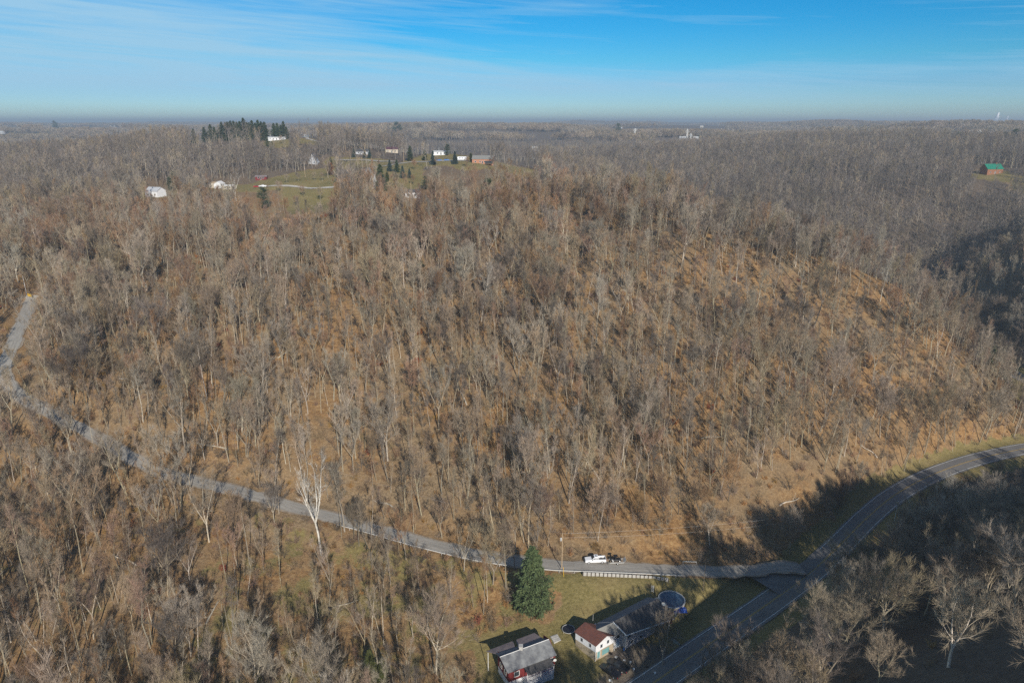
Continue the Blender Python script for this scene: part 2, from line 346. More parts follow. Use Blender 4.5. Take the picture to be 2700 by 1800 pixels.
geo = nt.nodes.new('ShaderNodeNewGeometry')
def noise(sc, det=5, ro=.6, st=None):
    n = N(nt, 'ShaderNodeTexNoise', i={'Scale': sc, 'Detail': float(det), 'Roughness': ro})
    if st:
        mpn = N(nt, 'ShaderNodeMapping'); mpn.inputs['Scale'].default_value = st; L(nt, geo, 'Position', mpn, 0); L(nt, mpn, 0, n, 'Vector')
    else: L(nt, geo, 'Position', n, 'Vector')
    return n.outputs[0]
def ramp(fac, stops):
    r = nt.nodes.new('ShaderNodeValToRGB'); nt.links.new(fac, r.inputs[0]); e = r.color_ramp.elements
    e[0].position, e[0].color = stops[0][0], (*stops[0][1], 1); e[1].position, e[1].color = stops[-1][0], (*stops[-1][1], 1)
    for p, c in stops[1:-1]: k = e.new(p); k.color = (*c, 1)
    return r.outputs[0]
def mixc_(f, a, bb):
    m = N(nt, 'ShaderNodeMix', data_type='RGBA'); nt.links.new(f, m.inputs[0]) if not isinstance(f, float) else setattr(m.inputs[0], 'default_value', f)
    nt.links.new(a, m.inputs[6]); nt.links.new(bb, m.inputs[7]); return m.outputs[2]
lit1 = ramp(noise(.9, 10, .82), [(.32, (.10, .055, .03)), (.5, (.29, .168, .072)), (.68, (.47, .325, .16))])
lit2 = ramp(noise(1.3, 10, .85), [(.33, (.09, .065, .04)), (.52, (.28, .20, .115)), (.7, (.46, .36, .23))])
litter = mixc_(M_(nt, 'MULTIPLY', M_(nt, 'SUBTRACT', noise(.035, 4), .42), 5.0, clamp=True), lit1, lit2)
ga = ramp(noise(1.2, 8, .75), [(.3, (.10, .09, .03)), (.5, (.20, .165, .065)), (.72, (.33, .27, .12))])
gb = ramp(noise(.8, 6, .7), [(.3, (.16, .12, .05)), (.7, (.34, .27, .12))])
grass = mixc_(M_(nt, 'MULTIPLY', M_(nt, 'SUBTRACT', noise(.09, 5), .40), 4.0, clamp=True), ga, gb)
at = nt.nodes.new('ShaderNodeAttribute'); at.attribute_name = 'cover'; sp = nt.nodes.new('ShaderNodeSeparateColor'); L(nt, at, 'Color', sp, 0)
gf = M_(nt, 'ADD', sp.outputs[0], M_(nt, 'MULTIPLY', M_(nt, 'SUBTRACT', noise(.12, 6, .7), .5), 2.2))
gf = M_(nt, 'MULTIPLY', M_(nt, 'SUBTRACT', gf, .42), 5.0, clamp=True)
litter = mixc_(M_(nt, 'MULTIPLY', M_(nt, 'SUBTRACT', noise(.22, 5, .7), .52), 3.0, clamp=True), litter, ramp(noise(2.2, 8, .8), [(.3, (.07, .05, .032)), (.7, (.24, .18, .11))]))
litter = mixc_(M_(nt, 'MULTIPLY', sp.outputs[2], .85), litter, ramp(noise(.7, 8, .8), [(.3, (.06, .05, .042)), (.7, (.19, .155, .12))]))  # darker grey-brown litter: far ground, and painted shade on the south bank
colr = mixc_(gf, litter, grass)
grv = ramp(noise(1.1, 8, .8), [(.3, (.07, .055, .045)), (.7, (.22, .19, .16))])
colr = mixc_(M_(nt, 'MULTIPLY', M_(nt, 'ADD', sp.outputs[1], M_(nt, 'SUBTRACT', noise(.3), .6)), 1.0, clamp=True), colr, grv)
nt.links.new(colr, b.inputs['Base Color'])
bp = N(nt, 'ShaderNodeBump', i={'Strength': .8, 'Distance': .6}); nt.links.new(noise(1.3, 8, .8), bp.inputs['Height']); L(nt, bp, 0, b, 'Normal')
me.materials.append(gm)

# ------------------------------------------------------------------ roads
def asphalt(name, base, patch):
    m = bpy.data.materials.new(name); m.use_nodes = True; nt = m.node_tree; b = nt.nodes['Principled BSDF']; b.inputs['Roughness'].default_value = .85
    g = nt.nodes.new('ShaderNodeUVMap'); g.uv_map = 'UVMap'
    mpn = N(nt, 'ShaderNodeMapping'); mpn.inputs['Scale'].default_value = (.12, 1.6, 1); L(nt, g, 0, mpn, 0)
    n = N(nt, 'ShaderNodeTexNoise', i={'Scale': 1.0, 'Detail': 6.0, 'Roughness': .65}); L(nt, mpn, 0, n, 'Vector')
    g3 = nt.nodes.new('ShaderNodeNewGeometry')
    n2 = N(nt, 'ShaderNodeTexNoise', i={'Scale': 1.2, 'Detail': 6.0, 'Roughness': .8}); L(nt, g3, 'Position', n2, 'Vector')
    f = M_(nt, 'ADD', M_(nt, 'MULTIPLY', n.outputs[0], .65), M_(nt, 'MULTIPLY', n2.outputs[0], .35))
    r = nt.nodes.new('ShaderNodeValToRGB'); nt.links.new(f, r.inputs[0]); r.color_ramp.elements[0].position = .38; r.color_ramp.elements[1].position = .64
    r.color_ramp.elements[0].color = (*patch, 1); r.color_ramp.elements[1].color = (*base, 1)
    nt.links.new(r.outputs[0], b.inputs['Base Color']); return m
MT['lane'] = asphalt('worn_lane_asphalt', (.37, .345, .30), (.21, .195, .17))
MT['asphalt'] = asphalt('road_asphalt', (.20, .19, .178), (.115, .11, .106))
MT['white_paint'] = mat('road_white_paint', (.75, .75, .72), col2=(.5, .5, .48), nscale=1.2)
MT['yellow_paint'] = mat('road_yellow_paint', (.55, .36, .07), col2=(.35, .24, .08), nscale=1.2)
def ribbon(name, P, off0, off1, dz, m, cols=4, a=0, b=None, wob=0, parent=None):
    P = P[a:b]; T = np.gradient(P[:, :2], axis=0); T /= np.linalg.norm(T, axis=1)[:, None]; Nn = np.stack([-T[:, 1], T[:, 0]], 1)
    V = []; n = len(P); s = np.r_[0, np.cumsum(np.linalg.norm(np.diff(P[:, :2], axis=0), axis=1))]
    for i in range(n):
        for j in range(cols + 1):
            o = off0 + (off1 - off0) * j / cols
            if wob and j in (0, cols): o += (vnoise(np.array([s[i] / 3.]), np.array([j * 9.]), 5)[0] - .5) * wob
            crown = -.02 * abs((j / cols) - .5) * 2 * abs(off1 - off0) * .5 if wob or abs(off1 - off0) > 3 else 0
            V.append((P[i, 0] + Nn[i, 0] * o, P[i, 1] + Nn[i, 1] * o, P[i, 2] + dz + crown))
        if wob: pass
    F = [(i * (cols + 1) + j, (i + 1) * (cols + 1) + j, (i + 1) * (cols + 1) + j + 1, i * (cols + 1) + j + 1) for i in range(n - 1) for j in range(cols)]
    F = [f[::-1] for f in F]
    o = mesh_obj(name, V, F, m, parent)
    uv = o.data.uv_layers.new(name='UVMap')
    q = np.array([[s[k // (cols + 1)], (off0 + (off1 - off0) * (k % (cols + 1)) / cols)] for k in range(len(V))])
    li = np.zeros(len(o.data.loops), int); o.data.loops.foreach_get('vertex_index', li); uv.data.foreach_set('uv', q[li].ravel())
    return o
lane = ribbon('side_lane', side_s, -2.25, 2.25, .06, MT['lane'], 6, wob=.8); tag(lane, 'narrow worn grey lane climbing the wooded slope', 'road', kind='structure')
mroad = ribbon('main_road', main_s, -4.0, 4.0, .02, MT['asphalt'], 6, wob=.3); tag(mroad, 'two-lane asphalt road curving through the valley', 'road', kind='structure')
MT['shoulder'] = mat('gravel_shoulder', (.34, .28, .21), col2=(.20, .155, .11), nscale=.7, detail=8)
q_ = ribbon('lane_shoulder', side_s, -2.8, 2.8, .03, MT['shoulder'], 6, wob=1.6); tag(q_, 'dirty gravel verge along both sides of the lane', 'verge', kind='structure')
def patch(name, A_, B_, m, label, n=16, c=6):
    V = []
    for i in range(n + 1):
        a_, b_ = A_[min(len(A_) - 1, int(i / n * (len(A_) - 1)))], B_[min(len(B_) - 1, int(i / n * (len(B_) - 1)))]
        for j in range(c + 1): p = a_ + (b_ - a_) * j / c; V.append((p[0], p[1], max(p[2], h1(p[0], p[1]) + .2) + .03))
    o = mesh_obj(name, V, [(i*(c+1)+j, i*(c+1)+j+1, (i+1)*(c+1)+j+1, (i+1)*(c+1)+j) for i in range(n) for j in range(c)][::1], m)
    uv = o.data.uv_layers.new(name='UVMap'); li = np.zeros(len(o.data.loops), int); o.data.loops.foreach_get('vertex_index', li); q = np.array([(v[0], v[1]) for v in V]); uv.data.foreach_set('uv', q[li].ravel())
    tag(o, label, 'road', kind='structure')
ks_, km_ = int(np.argmin(np.hypot(side_s[:, 0] - 64, side_s[:, 1] - 164))), int(np.argmin(np.hypot(main_s[:, 0] - 73, main_s[:, 1] - 158)))
ke_ = int(np.argmin(np.hypot(main_s[:, 0] - 90, main_s[:, 1] - 171)))
patch('junction_paving', side_s[ks_:], main_s[km_:ke_ + 1], MT['asphalt'], 'worn paving filling the wedge between lane and main road')
def edge(name, o0, m, a=0, b=None, w=.16):
    q = ribbon(name, main_s, o0 - w / 2, o0 + w / 2, .045, m, 1, a=a, b=b)
    tag(q, kind='structure'); return q
kj = int(np.argmin(np.hypot(main_s[:, 0] - 88, main_s[:, 1] - 170)))
edge('road_edge_line', -3.35, MT['white_paint']); edge('road_edge_line', 3.35, MT['white_paint'], b=kj - 7); edge('road_edge_line', 3.35, MT['white_paint'], a=kj + 5)
edge('road_centre_line', -.13, MT['yellow_paint'], w=.13); edge('road_centre_line', .13, MT['yellow_paint'], w=.13)

# ------------------------------------------------------------------ bare trees
def walk(g, p, d, Ln, n, up, wob):
    pts = [p]
    for _ in range(n):
        d = d + g.normal(0, wob, 3); d[2] += up; d = d / np.linalg.norm(d); p = p + d * (Ln / n); pts.append(p)
    return np.array(pts), d
class Mesh:
    def __init__(s): s.V = []; s.F = []; s.n = 0
    def add(s, V, F): s.V.append(np.asarray(V, float)); s.F += [tuple(i + s.n for i in f) for f in F]; s.n += len(V)
    def tube(s, pts, r, k=4):
        pts = np.asarray(pts, float); n = len(pts)
        T = np.gradient(pts, axis=0); T /= np.linalg.norm(T, axis=1)[:, None] + 1e-9
        a = np.array([1., 0, 0]) if abs(T[0][0]) < .8 else np.array([0, 1., 0])
        U = np.cross(T, a); U /= np.linalg.norm(U, axis=1)[:, None] + 1e-9; Wv = np.cross(T, U)
        th = np.arange(k) * 2 * math.pi / k; r = np.broadcast_to(r, (n,))
        V = pts[:, None] + r[:, None, None] * (U[:, None] * np.cos(th)[None, :, None] + Wv[:, None] * np.sin(th)[None, :, None])
        F = [(i*k+j, i*k+(j+1) % k, (i+1)*k+(j+1) % k, (i+1)*k+j) for i in range(n-1) for j in range(k)]
        F.append(tuple(range(k))[::-1]); F.append(tuple((n-1)*k+j for j in range(k)))
        s.add(V.reshape(-1, 3), F)
    def tris(s, A, Bv, Cv):
        n = len(A); V = np.stack([A, Bv, Cv], 1).reshape(-1, 3); s.V.append(V); o = s.n
        s.F += [(o+3*i, o+3*i+1, o+3*i+2) for i in range(n)]; s.n += 3*n
    def arr(s): return (np.concatenate(s.V) if s.V else np.zeros((0, 3))), s.F
def twigs(M, g, base, dr, Ln, w, per, spread=.8):
    b = np.repeat(base, per, 0); d = np.repeat(dr, per, 0) + g.normal(0, spread, (len(b), 3)); d[:, 2] += .35
    d /= np.linalg.norm(d, axis=1)[:, None]
    l = Ln * g.uniform(.5, 1.3, len(b))[:, None]
    sd = np.cross(d, g.normal(0, 1, d.shape)); sd /= np.linalg.norm(sd, axis=1)[:, None] + 1e-9
    b = b + d * g.uniform(0, .3, len(b))[:, None]
    M.tris(b - sd * w / 2, b + sd * w / 2, b + d * l)
def bare_tree(seed, Ht, kind, lod=0):
    """trunk mesh (trunk and main limbs) and crown mesh (branches and twigs)"""
    g = np.random.default_rng(seed); T = Mesh(); C = Mesh()
    f0, spread, nl, inc = dict(forest=(.46, .155, 15, .68), open=(.22, .33, 17, .9), young=(.38, .12, 11, .6), oak=(.36, .30, 17, .95), dead=(.4, .18, 8, .8), pole=(.58, .10, 10, .6), vase=(.25, .17, 15, .5))[kind]
    r0 = Ht * dict(forest=.0085, open=.012, young=.006, oak=.013, dead=.010, pole=.0058, vase=.011)[kind]
    lean = np.array([g.normal(0, .05), g.normal(0, .05), 1.])
    k = 5 if lod == 0 else 3
    stems = []
    fork = kind in ('open', 'oak', 'vase') or (kind != 'pole' and g.random() < .3)
    n = 9 if lod == 0 else 4
    if fork:
        hf = Ht * g.uniform(.22, .45); low_, d0 = walk(g, np.zeros(3), lean / np.linalg.norm(lean), hf, 3, .02, .04)
        low_ = np.vstack([low_[0] - [0, 0, 1.0], low_]); T.tube(low_, np.linspace(r0 * 1.15, r0 * .85, len(low_)), k)
        m = g.integers(2, 4) + 2 * (kind == 'vase'); a0 = g.uniform(0, 6.3)
        for j in range(m):
            a = a0 + j * 6.283 / m + g.normal(0, .3); tl = g.uniform(.25, .5) if kind != 'young' else .2
            d = np.array([math.cos(a) * tl, math.sin(a) * tl, 1.]); d /= np.linalg.norm(d)
            ln = (Ht - hf) * g.uniform(.8, 1.0); p, _ = walk(g, low_[-1], d, ln, n, .06, .07)
            rr = np.linspace(r0 * .72, .02, len(p)); T.tube(p, rr, k); stems.append((p, rr, 0.08))
    else:
        p, _ = walk(g, np.zeros(3), lean / np.linalg.norm(lean), Ht * .97, n + 3, .02, .03)
        rr = r0 * (1 - np.linspace(0, 1, len(p)))**.75 + .02; p[0, 2] -= 1; T.tube(p, rr, k); stems.append((p, rr, f0))
    bases = []; dirs = []; ga = g.uniform(0, 6)
    tot = sum(1 for _ in stems)
    for (p, rr, lo) in stems:
        m = int(nl / (tot**.6)) if lod == 0 else max(4, int(nl * .6 / tot**.6))
        for j in range(m):
            s = lo + (1 - lo) * (j + g.random() * .8) / m; q = s * (len(p) - 1); i = min(int(q), len(p) - 2); pos = p[i] + (p[i+1] - p[i]) * (q - i)
            rl = rr[i] * g.uniform(.3, .5)
            a = ga; ga += 2.4 + g.normal(0, .4)
            rel = (s - lo) / (1 - lo + 1e-6); il = inc * (1.15 - .65 * rel) * g.uniform(.7, 1.2)
            d = np.array([math.cos(a) * math.sin(il), math.sin(a) * math.sin(il), math.cos(il)])
            Ln = Ht * spread * (.55 + .75 * math.sin(min(1, rel * .9 + .12) * math.pi)) * g.uniform(.65, 1.2)
            q2, _ = walk(g, pos, d, Ln, 5 if lod == 0 else 2, .13, .16)
            r_ = np.linspace(rl, max(.012, rl * .12), len(q2))
            (T if rl > .055 and lod == 0 else C).tube(q2, r_, 4 if lod == 0 else 3)
            if lod == 0:
                ms = max(4, int(Ln * 1.6))
                for jj in range(ms):
                    ss = .2 + .8 * (jj + g.random()) / ms; qq = ss * (len(q2) - 1); ii = min(int(qq), len(q2) - 2); ps = q2[ii] + (q2[ii+1] - q2[ii]) * (qq - ii)
                    dd = (q2[ii+1] - q2[ii]); dd = dd / np.linalg.norm(dd) + g.normal(0, .6, 3); dd[2] += .25; dd /= np.linalg.norm(dd)
                    l2 = Ln * g.uniform(.22, .5) * (1.1 - .5 * ss); q3, _ = walk(g, ps, dd, l2, 3, .1, .18)
                    C.tube(q3, np.linspace(max(.02, r_[ii] * .45), .010, len(q3)), 3)
                    if kind not in ('dead', 'vase') or jj % 3 == 0:
                        for kk in (1, 2, 3): bases.append(q3[kk]); dirs.append(q3[kk] - q3[kk-1])
                        bases.append((q3[1] + q3[2]) / 2); dirs.append(q3[2] - q3[1])
            else:
                for kk in range(1, len(q2)):
                    for tt in (0, .5): bases.append(q2[kk] * (1 - tt) + q2[kk-1] * tt); dirs.append(q2[kk] - q2[kk-1])
    if bases:
        bases = np.array(bases); dirs = np.array(dirs); dirs /= np.linalg.norm(dirs, axis=1)[:, None]
        if lod == 0: twigs(C, g, bases, dirs, min(1.7, Ht * .08), .034, dict(pole=3, young=3, forest=5, oak=8, open=7, vase=3).get(kind, 2), .42)
        else: twigs(C, g, bases, dirs, Ht * .09, .13, 6, .6)
    return T, C
def proto(name, seed, Ht, kind, bark, tw, lod=0):
    T, C = bare_tree(seed, Ht, kind, lod)
    a = mesh_obj(name + '_trunk', *T.arr(), bark, link=False); c = mesh_obj(name + '_crown', *C.arr(), tw, link=False)
    return (a, c, Ht)
B, PB, DB, TW, RT, KT, GT = MT['bark'], MT['palebark'], MT['darkbark'], MT['twig'], MT['redtwig'], MT['darktwig'], MT['greytwig']
FB = mat('far_bark', (.27, .24, .20), col2=(.17, .15, .125), rnd=.5)
FT, FK = mat('far_grey_twigs', (.24, .205, .17), col2=(.17, .145, .12), nscale=.3, rnd=.35), mat('far_dark_twigs', (.17, .145, .125), col2=(.11, .095, .082), nscale=.3, rnd=.35)
near_protos = []
spec = [('forest', 19, B, TW), ('forest', 21, PB, GT), ('forest', 17, B, KT), ('forest', 23, B, TW), ('forest', 18, PB, TW), ('forest', 20, B, RT), ('forest', 22, B, GT),
        ('oak', 17, B, KT), ('oak', 19, PB, GT), ('young', 12, B, TW), ('young', 10, B, RT), ('young', 14, PB, TW), ('open', 15, B, TW), ('open', 13, DB, RT), ('dead', 15, PB, PB), ('forest', 16, DB, KT), ('pole', 17, B, TW), ('pole', 15, PB, TW), ('pole', 19, B, RT), ('forest', 20, B, TW)]
for i, (kd, ht, bk, tw) in enumerate(spec): near_protos.append(proto('tree_kind', 100 + i, ht, kd, bk, tw) + (kd,))
PW = np.array([10, 3, 9, 7, 4, 9, 6, 3, 1.5, 14, 13, 7, 3, 3, .8, 6, 13, 8, 12, 9], float); PW /= PW.sum()
far_protos = [proto('far_tree_kind', 300 + i, h, k, b_, t_, 1) + (k,) for i, (k, h, b_, t_) in enumerate([('forest', 19, FB, FT), ('oak', 17, B, FT), ('oak', 18, FB, FK), ('forest', 21, FB, TW), ('open', 15, FB, FK), ('open', 13, FB, FT)])]
def clump(seed):
    g = np.random.default_rng(seed); C = Mesh()
    for _ in range(11):
        c = np.array([g.uniform(-20, 20), g.uniform(-20, 20), 0]); h = g.uniform(13, 21)
        C.tube([c - [0, 0, 4], c + [0, 0, h * .8]], [.3, .1], 3)
        n = 150; th = g.uniform(0, 6.28, n); rr = g.uniform(0, 1, n)**.5; zz = g.uniform(.35, 1, n)
        w = 4.6 * np.sin(np.clip((zz - .25) / .75, 0, 1) * 2.6 + .3)
        b = np.stack([c[0] + rr * w * np.cos(th), c[1] + rr * w * np.sin(th), zz * h], 1)
        twigs(C, g, b, np.tile([0, 0, 1.], (n, 1)), 3.0, .55, 1, .8)
    return mesh_obj('wood_clump', *C.arr(), TW, link=False)
clumps = [clump(500 + i) for i in range(5)]

def gn_scatter(name, P, rot, scl, ids, variants, label, cat, kind='stuff'):
    me = bpy.data.meshes.new(name); me.from_pydata(P.tolist(), [], [])
    n = len(P)
    a = me.attributes.new('rot', 'FLOAT_VECTOR', 'POINT'); a.data.foreach_set('vector', np.asarray(rot, np.float32).ravel())
    a = me.attributes.new('scl', 'FLOAT_VECTOR', 'POINT'); a.data.foreach_set('vector', np.asarray(scl, np.float32).ravel())
    a = me.attributes.new('idx', 'INT', 'POINT'); a.data.foreach_set('value', np.asarray(ids, np.int32))
    for v in variants:
        for o in v:
            for m in o.data.materials:
                if m.name not in me.materials: me.materials.append(m)
    ob = bpy.data.objects.new(name, me); COL.objects.link(ob); tag(ob, label, cat, kind=kind)
    ng = bpy.data.node_groups.new(name + '_spread', 'GeometryNodeTree'); ng.interface.new_socket('Geometry', in_out='INPUT', socket_type='NodeSocketGeometry')
    ng.interface.new_socket('Geometry', in_out='OUTPUT', socket_type='NodeSocketGeometry')
    gi = ng.nodes.new('NodeGroupInput'); go = ng.nodes.new('NodeGroupOutput')
    jn = ng.nodes.new('GeometryNodeJoinGeometry')
    for v in reversed(variants):
        j2 = ng.nodes.new('GeometryNodeJoinGeometry')
        for o in v:
            oi = ng.nodes.new('GeometryNodeObjectInfo'); oi.transform_space = 'ORIGINAL'; oi.inputs['Object'].default_value = o; oi.inputs['As Instance'].default_value = False
            ng.links.new(oi.outputs['Geometry'], j2.inputs[0])
        gt = ng.nodes.new('GeometryNodeGeometryToInstance'); ng.links.new(j2.outputs[0], gt.inputs[0]); ng.links.new(gt.outputs[0], jn.inputs[0])
    ip = ng.nodes.new('GeometryNodeInstanceOnPoints'); ip.inputs['Pick Instance'].default_value = True
    ng.links.new(gi.outputs[0], ip.inputs['Points']); ng.links.new(jn.outputs[0], ip.inputs['Instance'])
    def na(nm, ty):
        q = ng.nodes.new('GeometryNodeInputNamedAttribute'); q.data_type = ty; q.inputs['Name'].default_value = nm; return q.outputs[0]
    er = ng.nodes.new('FunctionNodeEulerToRotation'); ng.links.new(na('rot', 'FLOAT_VECTOR'), er.inputs[0]); ng.links.new(er.outputs[0], ip.inputs['Rotation'])
    ng.links.new(na('scl', 'FLOAT_VECTOR'), ip.inputs['Scale']); ng.links.new(na('idx', 'INT'), ip.inputs['Instance Index'])
    ng.links.new(ip.outputs[0], go.inputs[0])
    md = ob.modifiers.new('spread', 'NODES'); md.node_group = ng
    return ob

# ------------------------------------------------------------------ where trees stand
def jgrid(x0, x1, y0, y1, s):
    gx, gy = np.meshgrid(np.arange(x0, x1, s), np.arange(y0, y1, s)); gx = gx.ravel() + rng.uniform(-.5, .5, gx.size) * s; gy = gy.ravel() + rng.uniform(-.5, .5, gy.size) * s
    return gx, gy
def infrustum(x, y, m=30): return np.abs(x) < .80 * y + m
HEROES = []          # filled by placed trees: keep others away (x, y, r)
def put_tree(pr, x, y, z, rz, sc, label=None, group=None, names=('bare_tree', 'trunk', 'crown'), lean=(0, 0)):
    o = thing(names[0], label, 'tree', (x, y, z), rz, group); o.scale = sc; o.rotation_euler = (lean[0], lean[1], rz)
    for src, nm in ((pr[0], names[1]), (pr[1], names[2])):
        c = src.copy(); c.name = nm; COL.objects.link(c); c.parent = o
    return o
NAMED = []  # (u, v) spots of named heroes, for labels
def hero(u, v, kind, ht, bark, tw, label, seed, scale=1.0, lean=(0, 0), name='bare_tree', rad=4, squash=1):
    x, y, z = hit(u, v); pr = proto('hero', seed, ht, kind, bark, tw)
    put_tree(pr, x, y, z, seed * .7, (scale * squash, scale * squash, scale), label, names=(name, 'trunk', 'crown'), lean=lean); HEROES.append((x, y, rad))
WB = MT['white_bark']
hero(848, 1462, 'vase', 28, WB, WB, 'white sycamore with forked chalky limbs standing below the narrow lane', 11, rad=6)
hero(1748, 1752, 'oak', 13.5, PB, GT, 'pale spreading bare tree in the gravel yard right of the white house', 12, rad=3)
hero(1870, 1452, 'open', 12, PB, TW, 'pale many-stemmed bare tree at the wood edge above the lane', 13)
hero(1962, 1530, 'open', 9, PB, TW, 'small round pale tree at the lane junction in the shadow', 14)
hero(1150, 1790, 'open', 21, PB, TW, 'large pale spreading tree left of the red house', 15, rad=7)
hero(812, 1092, 'dead', 17, PB, PB, 'crooked leafless snag with pale bark in the middle of the wooded slope', 16)
hero(388, 770, 'open', 22, PB, TW, 'tall pale-limbed tree on the upper left of the slope', 17)
hero(1635, 850, 'dead', 17, PB, PB, 'pale bare trunk with few limbs high on the main slope', 18)
hero(2005, 1010, 'forest', 22, PB, TW, 'tall pale tree above the leaf-covered right slope', 19)
hero(1850, 1790, 'dead', 12, DB, TW, 'broken bare tree with sparse limbs beside the main road verge', 20)
hero(1335, 1560, 'forest', 19, B, TW, 'slender leaning bare tree touching the big spruce', 21, lean=(0, R(-4)))
hero(1300, 1545, 'open', 17, B, TW, 'dark-limbed bare tree just left of the big spruce', 22)
hero(2190, 1060, 'open', 20, PB, TW, 'broad pale tree near the shoulder of the right-hand slope', 23)
hero(2300, 1010, 'open', 19, B, TW, 'wide grey tree at the outer shoulder of the right-hand slope', 24)
hero(1460, 640, 'open', 16, PB, GT, 'pale leaning tree just under the hilltop lawn', 25)
hero(628, 545, 'dead', 22, WB, WB, 'white dead tree in front of the garages on the left hilltop', 26)
hero(865, 470, 'open', 15, PB, TW, 'tall twin-stemmed tree at the upper edge of the orchard field', 27)
hero(1940, 760, 'forest', 20, PB, TW, 'pale tree standing tall before the shaded valley', 28)
# the big lit crowns of the shaded wood south of the main road
for k, (u, v, h, kd, lb) in enumerate([(2350, 1560, 17, 'oak', 'round sunlit crown nearest the road bend in the shaded wood'), (2600, 1520, 19, 'oak', 'broad forked tree with lit limbs near the right edge of the shaded wood'),
    (2330, 1700, 18, 'open', 'wide low-branching tree in the middle of the shaded wood'), (2500, 1760, 18, 'oak', 'dome-crowned tree in the lower middle of the shaded wood'),
    (2190, 1770, 17, 'open', 'open-crowned tree at the lower left edge of the shaded wood'), (2690, 1850, 18, 'oak', 'big brown crown in the bottom right corner'),
    (2480, 1640, 16, 'oak', 'rounded crown between two larger ones in the shaded wood'), (2040, 1850, 14, 'oak', 'low warm-lit crown at the bottom edge beside the creek'),
    (2670, 1640, 17, 'open', 'tree with upright lit limbs at the right edge of the shaded wood'), (2230, 1640, 15, 'oak', 'grey crown on the near bank of the shaded road')]):
    hero(u, v, kd, h, PB if k % 2 else B, TW, lb, 40 + k, rad=6, squash=1.15)

# evergreens -------------------------------------------------------------
def evergreen(seed, Ht, wid, kind='spruce', dens=1.0):
    g = np.random.default_rng(seed); T = Mesh(); C = Mesh()
    T.tube([[0, 0, -1], [0, 0, Ht * .5], [0, 0, Ht]], [Ht * .018, Ht * .01, .02], 6)
    nb = int((150 if kind == 'pine' else 260) * dens)
    A = []; Bv = []; Cv = []
    for i in range(nb):
        s = g.random() ** 1.15; z = Ht * (.04 + .95 * s); a = g.uniform(0, 6.283)
        if kind == 'spruce': w = wid * (1 - s) ** .82 * g.uniform(.55, 1.12) + .12
        elif kind == 'shaggy': w = (wid * (1 - s) ** .62 * (.22 + 1.15 * vnoise(np.array([a * 2.1]), np.array([z * .75]), 3)[0] + g.uniform(-.12, .25)) * (1 if s > .12 else .8)) + .15
        elif kind == 'column': w = wid * (1 - s ** 4) * g.uniform(.8, 1.1)
        else: w = wid * math.sin(min(1, (1 - s) * 1.1 + .12) * 2.2) * g.uniform(.5, 1.15)
        if kind == 'pine' and g.random() < .25: continue
        droop = (-.22 if kind in ('spruce', 'shaggy') else .25) - .1 * g.random()
        if kind == 'column': droop = .9
        d = np.array([math.cos(a), math.sin(a), droop]); tip = np.array([0, 0, z]) + d * w + np.array([0, 0, .25 * w * g.random()])
        T.tube([[0, 0, z], tip], [.05, .015], 3)
        n = int((34 if kind != 'column' else 22) * dens ** .5 * (.5 + w / wid)); t = g.uniform(.12, 1.05, n)[:, None]
        c = np.array([0, 0, z]) * (1 - t) + tip * t
        sd = np.array([-math.sin(a), math.cos(a), 0])
        fan = g.normal(0, .30, (n, 1)) * w * (1.15 - t) * .9 + g.normal(0, .12, (n, 1))
        c = c + sd * fan + np.array([0, 0, 1.]) * (g.normal(0, .10, (n, 1)) - np.abs(fan) * .3)
        di = d[None] * g.uniform(.3, 1, (n, 1)) + sd[None] * np.sign(fan) * g.uniform(.1, .9, (n, 1)) + g.normal(0, .35, (n, 3)); di /= np.linalg.norm(di, axis=1)[:, None]
        l = g.uniform(.35, .8, (n, 1)) * (Ht / 18) ** .5; nn = np.cross(di, g.normal(0, 1, (n, 3)) + [0, 0, 1.2]); nn /= np.linalg.norm(nn, axis=1)[:, None]
        A.append(c - nn * .13 * l / .5); Bv.append(c + nn * .13 * l / .5); Cv.append(c + di * l)
    C.tris(np.concatenate(A), np.concatenate(Bv), np.concatenate(Cv)); return T, C
def ever_proto(seed, h, w, kind, m, dens=1.0):
    T, C = evergreen(seed, h, w, kind, dens)
    return (mesh_obj('evergreen_trunk', *T.arr(), DB, link=False), mesh_obj('evergreen_crown', *C.arr(), m, link=False), h)
ND, NB_, AV = MT['needle'], MT['needleblue'], MT['arbor']
bigsp = ever_proto(1, 19, 5.4, 'shaggy', mat('fresh_green_needles', (.125, .165, .065), col2=(.045, .07, .03), nscale=1.2), 1.75)
x, y, z = hit(1402, 1610)
put_tree(bigsp, x, y, z, 0, (1, 1, 1), 'tall dark green spruce beside the lane above the houses', names=('spruce_tree', 'trunk', 'crown')); HEROES.append((x, y, 7))
EP = dict(spruce=[ever_proto(2, 18, 4.9, 'shaggy', ND), ever_proto(3, 17, 4.3, 'shaggy', ND)], pine=[ever_proto(4, 16, 5, 'pine', ND), ever_proto(5, 15, 4.4, 'pine', ND)],
          blue=[ever_proto(6, 10, 2.8, 'spruce', NB_)], column=[ever_proto(7, 7, 1.2, 'column', AV)], rust=[ever_proto(8, 9, 3.2, 'pine', MT['redleaf'])], cedar=[ever_proto(9, 7, 2.0, 'spruce', AV)])
